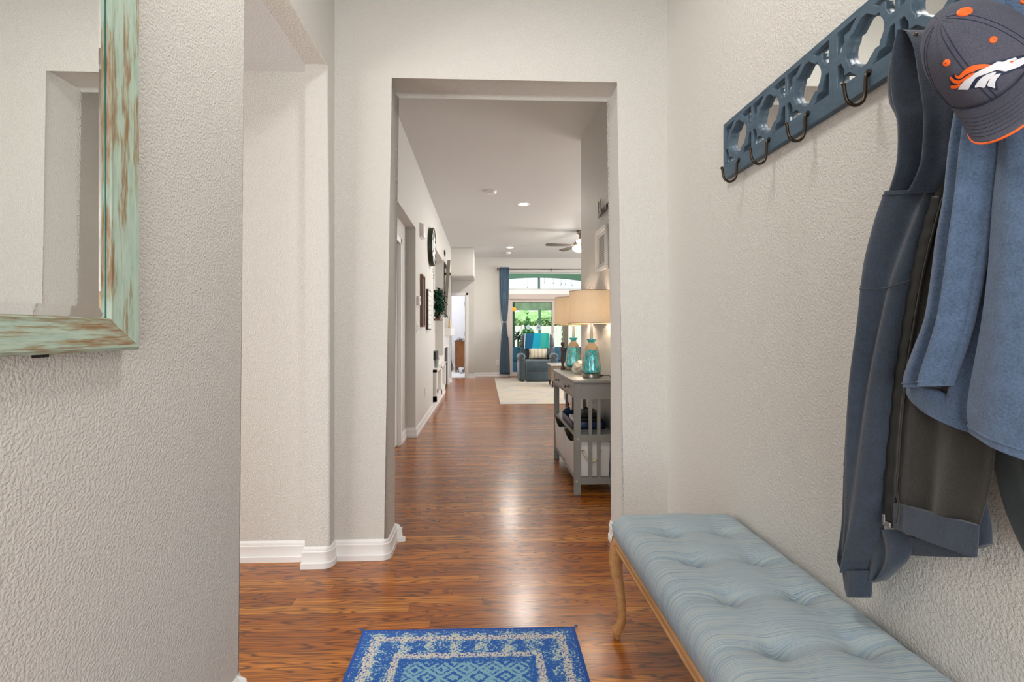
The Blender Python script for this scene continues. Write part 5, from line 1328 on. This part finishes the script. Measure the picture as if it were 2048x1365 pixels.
bd = heap('bed', 'bed with black and white floral bedspread beyond the bedroom dresser', 'bed', -2.2, -.93, 13.4, 14.9, .012, .80, QLT, .03, 3)
heap('folded_quilt', 'black and white floral cloth lying on the oak dresser', 'quilt', dx0-.01, dx1, 13.38, 14.2, .8855, .96, QLT, .02, 6)
SLP = M('white_fluffy_slipper', (.76, .76, .76, 1), .95, bump=.6, bscale=120)
for (x, y, lab) in ((-.62, 13.05, 'left white fluffy slipper on bedroom carpet by the dresser'), (-.47, 12.95, 'right white fluffy slipper on bedroom carpet by the dresser')):
    t = thing('slipper', lab, 'slipper', (x, y, .012), 'white slippers'); bm = B(); sphere(bm, (x, y, .05), .05, (1, 1.6, .76)); obj('sole', bm, SLP, t, smooth=True); bm = B(); sphere(bm, (x, y-.03, .08), .045, (1.05, 1.1, .9)); obj('upper', bm, SLP, t, smooth=True)

# ------------------------------------------------------------------ outside
GRN = M('green_tinted_patio_timber', srgb(70, 108, 82), .6)  # green cast over tan paint, put into the base colour
struct('floor_patio', bx(-6, 14, 12.42, 17.2, -.12, -.03), M('patio_concrete', srgb(170, 164, 154), .8, var=.05))
pt = thing('patio_cover', 'green tinted timber patio cover with arched beam outside sliding door', 'patio cover', (1.8, 15.5, -.03))
PY = 15.6
def pz(py, y): return HC+(CY-py)*y/FP
ax0, ax1, = -2.6, 6.2
bm = B(); zt_ = 2.98; n = 24; topz = pz(555, 13.4)
acx = at(1078, 556, Y=13.4).x; lo = pz(566, 13.4)
pts = [(-2.4, 3.4), (-2.4, topz-.0145*(acx+2.4)**2*1.9)]+[(x, topz-.0276*(x-acx)**2*1.0) for x in [(-2.2)+7.6*k/n for k in range(n+1)]]+[(5.6, 3.4)]
pts2 = [(0, 3.4)]+[(x, topz-.062*(x-acx)**2) for x in [0+5.6*k/n for k in range(n+1)]]+[(5.6, 3.4)]
prism(bm, pts2, 13.35, 13.45, 'Y'); obj('arched_beam', bm, GRN, pt)
roofz = pz(603, 13.3)
bm = B(); prism(bm, [(12.45, roofz+.12), (16.4, pz(618.5, 16.4)), (16.4, pz(618.5, 16.4)-.03), (12.45, roofz+.06)], -3, 1.0, 'X')
bm.free()
bmr = B()
ya, yb = PY-.05, PY+.10
box(bmr, 0, 7, ya, yb, pz(620.5, PY), pz(606, PY)); obj('cross_beam', bmr, M('weathered_green_beam', srgb(112, 136, 104), .7, var=.25, vscale=5), pt)
box(b2 := B(), 0, 7, 13.36, 13.46, pz(605.5, 13.4), pz(599, 13.4)); obj('lintel_beam', b2, GRN, pt)
for (pa, pb) in ((1024.3, 1029.5), (1077.5, 1081.5) , (1126, 1136)):
    y_ = 13.4; a = at(pa, 640, Y=y_).x; b = at(pb, 640, Y=y_).x
    if pa != 1077.5: obj('post', bx(a, b, y_-.04, y_+.06, -.03, pz(603, y_)), GRN if pa < 1100 else M('tan_patio_post', srgb(196, 176, 150), .7), pt)
a = at(1076.8, 566, Y=13.3).x; b = at(1080.8, 566, Y=13.3).x
obj('king_post', bx(a, b, 13.36, 13.44, pz(600, 13.4), pz(554, 13.4)), M('dark_green_grey_post', srgb(88, 100, 94), .7), pt)
a = at(1077, 640, Y=15.6).x; b = at(1081.6, 640, Y=15.6).x
obj('post', bx(a, b, 15.56, 15.66, -.03, pz(606, 15.6)), GRN, pt)
lnt = thing('hanging_lantern', 'small orange glowing lantern hanging outside near the left post', 'lantern', (0, 0, 0))
lp = at(1028, 619, Y=13.25); lnt.location = lp; ROOT[lnt.name] = lp.copy()
AMB = N('amber_glass_glow'); AMB.b.inputs['Base Color'].default_value = srgb(240, 160, 40); AMB.b.inputs['Emission Color'].default_value = srgb(250, 170, 50); AMB.b.inputs['Emission Strength'].default_value = .7; AMB = AMB.m
bm = B(); sphere(bm, lp, .062, (1, 1, 1)); obj('globe', bm, AMB, lnt, smooth=True); bm = B(); tube(bm, [lp+Vector((0, 0, .06)), lp+Vector((0, 0, .22)), (lp.x, 13.38, lp.z+.23)], .005, 6); obj('hanger', bm, BLKP, lnt)
# string of tiny drops in the transom
rnd = random.Random(5)
for k, (px_, py_, ln_) in enumerate(((1055, 575, 8), (1088.5, 566, 8), (1106.5, 567, 8), (1120.5, 571, 11), (1122.5, 568, 9), (1131, 569, 7), (1144, 571, 7))):
    p = at(px_, py_, Y=13.40); bm = B(); tube(bm, [p, (p.x, p.y, topz-.062*(p.x-acx)**2+.01)], .0022, 5); sphere(bm, p, .012, (1, 1, 1.5), 8, 6)
    o_ = tag(obj('wind_chime_drop', bm, M('pale_crystal', srgb(130, 140, 140), .2), None, smooth=True), 'tiny crystal drop hanging on a thread outside the transom window', 'ornament', 'crystal drops outside the transom')
# round ornaments on the door glass
for (px_, py_, r_, lab) in ((1056.5, 655, .052, 'small round pale blue mandala sticker on sliding door glass'), (1076.5, 655.5, .078, 'larger white flower mandala sticker on sliding door glass')):
    p = at(px_, py_, Y=FY+.052); bm = B()
    if r_ < .06:
        for rr_ in (1, .8, .5, .32): tube(bm, [(p.x+r_*rr_*math.cos(2*PI*k/30), p.y, p.z+r_*rr_*math.sin(2*PI*k/30)) for k in range(30)], .008, 6, closed=True)
    else:
        for q in range(8):
            a = 2*PI*q/8; c_ = (p.x+r_*.5*math.cos(a), p.z+r_*.5*math.sin(a))
            tube(bm, [(c_[0]+r_*.4*math.cos(2*PI*k/20), p.y, c_[1]+r_*.4*math.sin(2*PI*k/20)) for k in range(20)], .0065, 5, closed=True)
    for v in bm.verts: v.co.y = p.y+(v.co.y-p.y)*.25
    one('window_sticker', bm, M('pale_blue_white_film', srgb(196, 222, 232), .4), lab, 'window sticker', smooth=True)
# blue outdoor sofa back against the glass
OB = M('glossy_blue_outdoor_cushion', srgb(36, 104, 138), .25, var=.15, vscale=2, Coat_Weight=.5)
os_ = thing('patio_sofa', 'glossy blue outdoor sofa back right outside the sliding door', 'sofa', (1.9, 12.95, -.03))
a = .5; b = 3.0
for i in range(3):
    p_ = a+(b-a)*i/3; q_ = a+(b-a)*(i+1)/3
    obj('back_cushion', rbox(p_+.004, q_-.004, 12.78, 12.95, .36, pz(694.5, 12.85), .03), OB, os_, auto=50); obj('lower_panel', rbox(p_+.004, q_-.004, 12.78, 12.93, .0, .36, .02), OB, os_, auto=50)
obj('seat', rbox(a, b, 12.95, 13.3, .0, .36, .03), OB, os_, auto=50)
# spiky plant
sp_ = thing('spiky_plant', 'dark spiky leaved potted plant outside near left patio post', 'plant', (at(1036, 672, Y=13.8).x, 13.8, -.03))
c_ = at(1036, 673, Y=13.8); bm = B(); rnd = random.Random(9)
for k in range(46):
    a = rnd.uniform(0, 2*PI); e = rnd.uniform(-.9, 1.2)
    d_ = Vector((math.cos(a)*math.cos(e), math.sin(a)*math.cos(e)*.6, math.sin(e))); L0 = rnd.uniform(.14, .22); side = d_.cross(Vector((0, 1, 0))).normalized()
    q0 = c_+d_*.03; q1 = c_+d_*L0*.6; q2 = c_+d_*L0
    vs = [bm.verts.new(q0-side*.008), bm.verts.new(q0+side*.008), bm.verts.new(q1+side*.016), bm.verts.new(q2), bm.verts.new(q1-side*.016)]; bm.faces.new(vs)
SPK = M('dark_blue_green_leaf', srgb(40, 74, 60), .6); obj('leaves', bm, SPK, sp_)
bm = B(); tube(bm, [(c_.x, 13.8, .3), (c_.x, 13.8, c_.z)], .02, 8); obj('stalk', bm, DKW, sp_); bm = B(); lathe(bm, [(.10, 0), (.15, .3), (.14, .34)], (c_.x, 13.8, -.03), 20); obj('pot', bm, TAU, sp_)
# climbing vine right
def leafball(name, label, cat, c, r, n, col, seed, sc=(1, 1, 1), ls=.05, cone=False, trunk=None, group=None):
    rnd = random.Random(seed); bm = B()
    for k in range(n):
        while True:
            q = Vector((rnd.uniform(-1, 1), rnd.uniform(-1, 1), rnd.uniform(-1, 1)))
            if cone:
                h = (q.z+1)/2; lim = (1-h)*(.78+.22*math.sin(h*26))+.03
                if math.hypot(q.x, q.y) < lim: break
            elif .4 < q.length < 1: break
        p = Vector((c[0]+q.x*r*sc[0], c[1]+q.y*r*sc[1], c[2]+q.z*r*sc[2]))
        n_ = Vector((rnd.gauss(0, 1), rnd.gauss(0, 1), rnd.gauss(0, 1))).normalized(); t_ = n_.orthogonal().normalized(); b_ = n_.cross(t_)
        s = ls*rnd.uniform(.6, 1.3)
        bm.faces.new([bm.verts.new(p+t_*s), bm.verts.new(p+b_*s*.45), bm.verts.new(p-t_*s), bm.verts.new(p-b_*s*.45)])
    m = M(name+'_leaves', col, .8, var=.35, vscale=3)
    t = thing(name, label, cat, (c[0], c[1], c[2]-r*sc[2]), group); obj('foliage', bm, m, t)
    if trunk: b2 = B(); tube(b2, [(c[0], c[1], trunk), (c[0], c[1], c[2])], .05, 8); obj('trunk', b2, DKW, t)
    return t
tp = at(1055.5, 648, Y=21)
leafball('pine_tree', 'pointed green pine tree centred in the sliding door view', 'tree', (tp.x, 21, 1.0), 1.0, 3200, srgb(84, 132, 74), 4, (.58, .58, .98), .075, True, -.1)
vp = at(1128.5, 670, Y=14.2)
leafball('climbing_vine', 'thin green climbing vine beside the tan patio post', 'vine', (vp.x, 14.2, .95), .75, 420, srgb(96, 150, 90), 8, (.11, .11, 1.2), .035)
# fence
FNC = N('pale_vertical_board_fence'); tc = FNC.n('ShaderNodeTexCoord'); sp = FNC.n('ShaderNodeSeparateXYZ'); FNC.l(tc.outputs['Object'], sp.inputs[0])
f = FNC.math('FRACT', FNC.math('MULTIPLY', sp.outputs['X'], 5)); FNC.l(FNC.ramp(f, [(0, srgb(150, 156, 146)), (.06, srgb(206, 208, 198)), (1, srgb(196, 200, 190))]), FNC.b.inputs['Base Color']); FNC.b.inputs['Roughness'].default_value = .7; FNC = FNC.m
fe = thing('garden_fence', 'pale vertical board garden fence behind the pine tree', 'fence', (4, 25, 0))
obj('fence_boards', bx(-14, 24, 25, 25.05, -.3, pz(652, 25)), FNC, fe)
for k in range(10): obj('fence_post', bx(-14+4*k-.06, -14+4*k+.06, 24.95, 25.0, -.3, pz(651, 25)+.02), FNC, fe)
# garden ground and bushy hillside
struct('floor_garden', bx(-40, 60, 17.2, 45, -.5, -.1), M('dry_grass', srgb(150, 160, 110), .9, var=.2, vscale=2))
HILL = N('scrub_covered_hillside'); v = HILL.coord(); a = HILL.noise(v, .6, 6, .7); b = HILL.noise(v, 2.5, 4, .7)
HILL.l(HILL.ramp(HILL.math('ADD', HILL.math('MULTIPLY', a, .5), HILL.math('MULTIPLY', b, .5)), [(.38, srgb(104, 146, 84)), (.5, srgb(140, 178, 108)), (.6, srgb(180, 202, 150))]), HILL.b.inputs['Base Color']); HILL.b.inputs['Roughness'].default_value = .95; HILL = HILL.m
bm = B(); rows = []
for j in range(29):
    y = 42+j*2.2; h = -.4+(pz(629, 90)+.9)*(j/28)**.7
    rows.append([bm.verts.new((-40+i*1.2, y, h+(.55*math.sin(i*1.7+j*2.3)*math.sin(i*.63-j*1.1)+.5*math.sin(i*.21+j*.4))*min(1, j/8)+random.uniform(-.25, .35)*(j > 3))) for i in range(92)])
for a, b in zip(rows, rows[1:]):
    for i in range(91): bm.faces.new((a[i], a[i+1], b[i+1], b[i]))
low = [[bm.verts.new((v.co.x, v.co.y, -3)) for v in rows[0]], [bm.verts.new((v.co.x, v.co.y, -3)) for v in rows[-1]]]
for i in range(91): bm.faces.new((rows[0][i], low[0][i], low[0][i+1], rows[0][i+1])); bm.faces.new((rows[-1][i], rows[-1][i+1], low[1][i+1], low[1][i]))
struct('ground_hillside', bm, HILL, smooth=False)
rnd = random.Random(12)
for k, (px_, py_, r_) in enumerate(((1034, 652, 1.3), (1050, 655, 1.0), (1074, 652, 1.2), (1088, 649, 1.3), (1102, 648, 1.5), (1120, 650, 1.5))):
    p = at(px_, py_, Y=29.5+3*(k % 3))
    leafball('scrub_bush', 'round green scrub bush growing behind the garden fence', 'bush', tuple(p), r_*.4, 420, srgb(128, 158, 104), 20+k, (1, 1, .8), .15, trunk=-.1, group='bushes behind the fence')
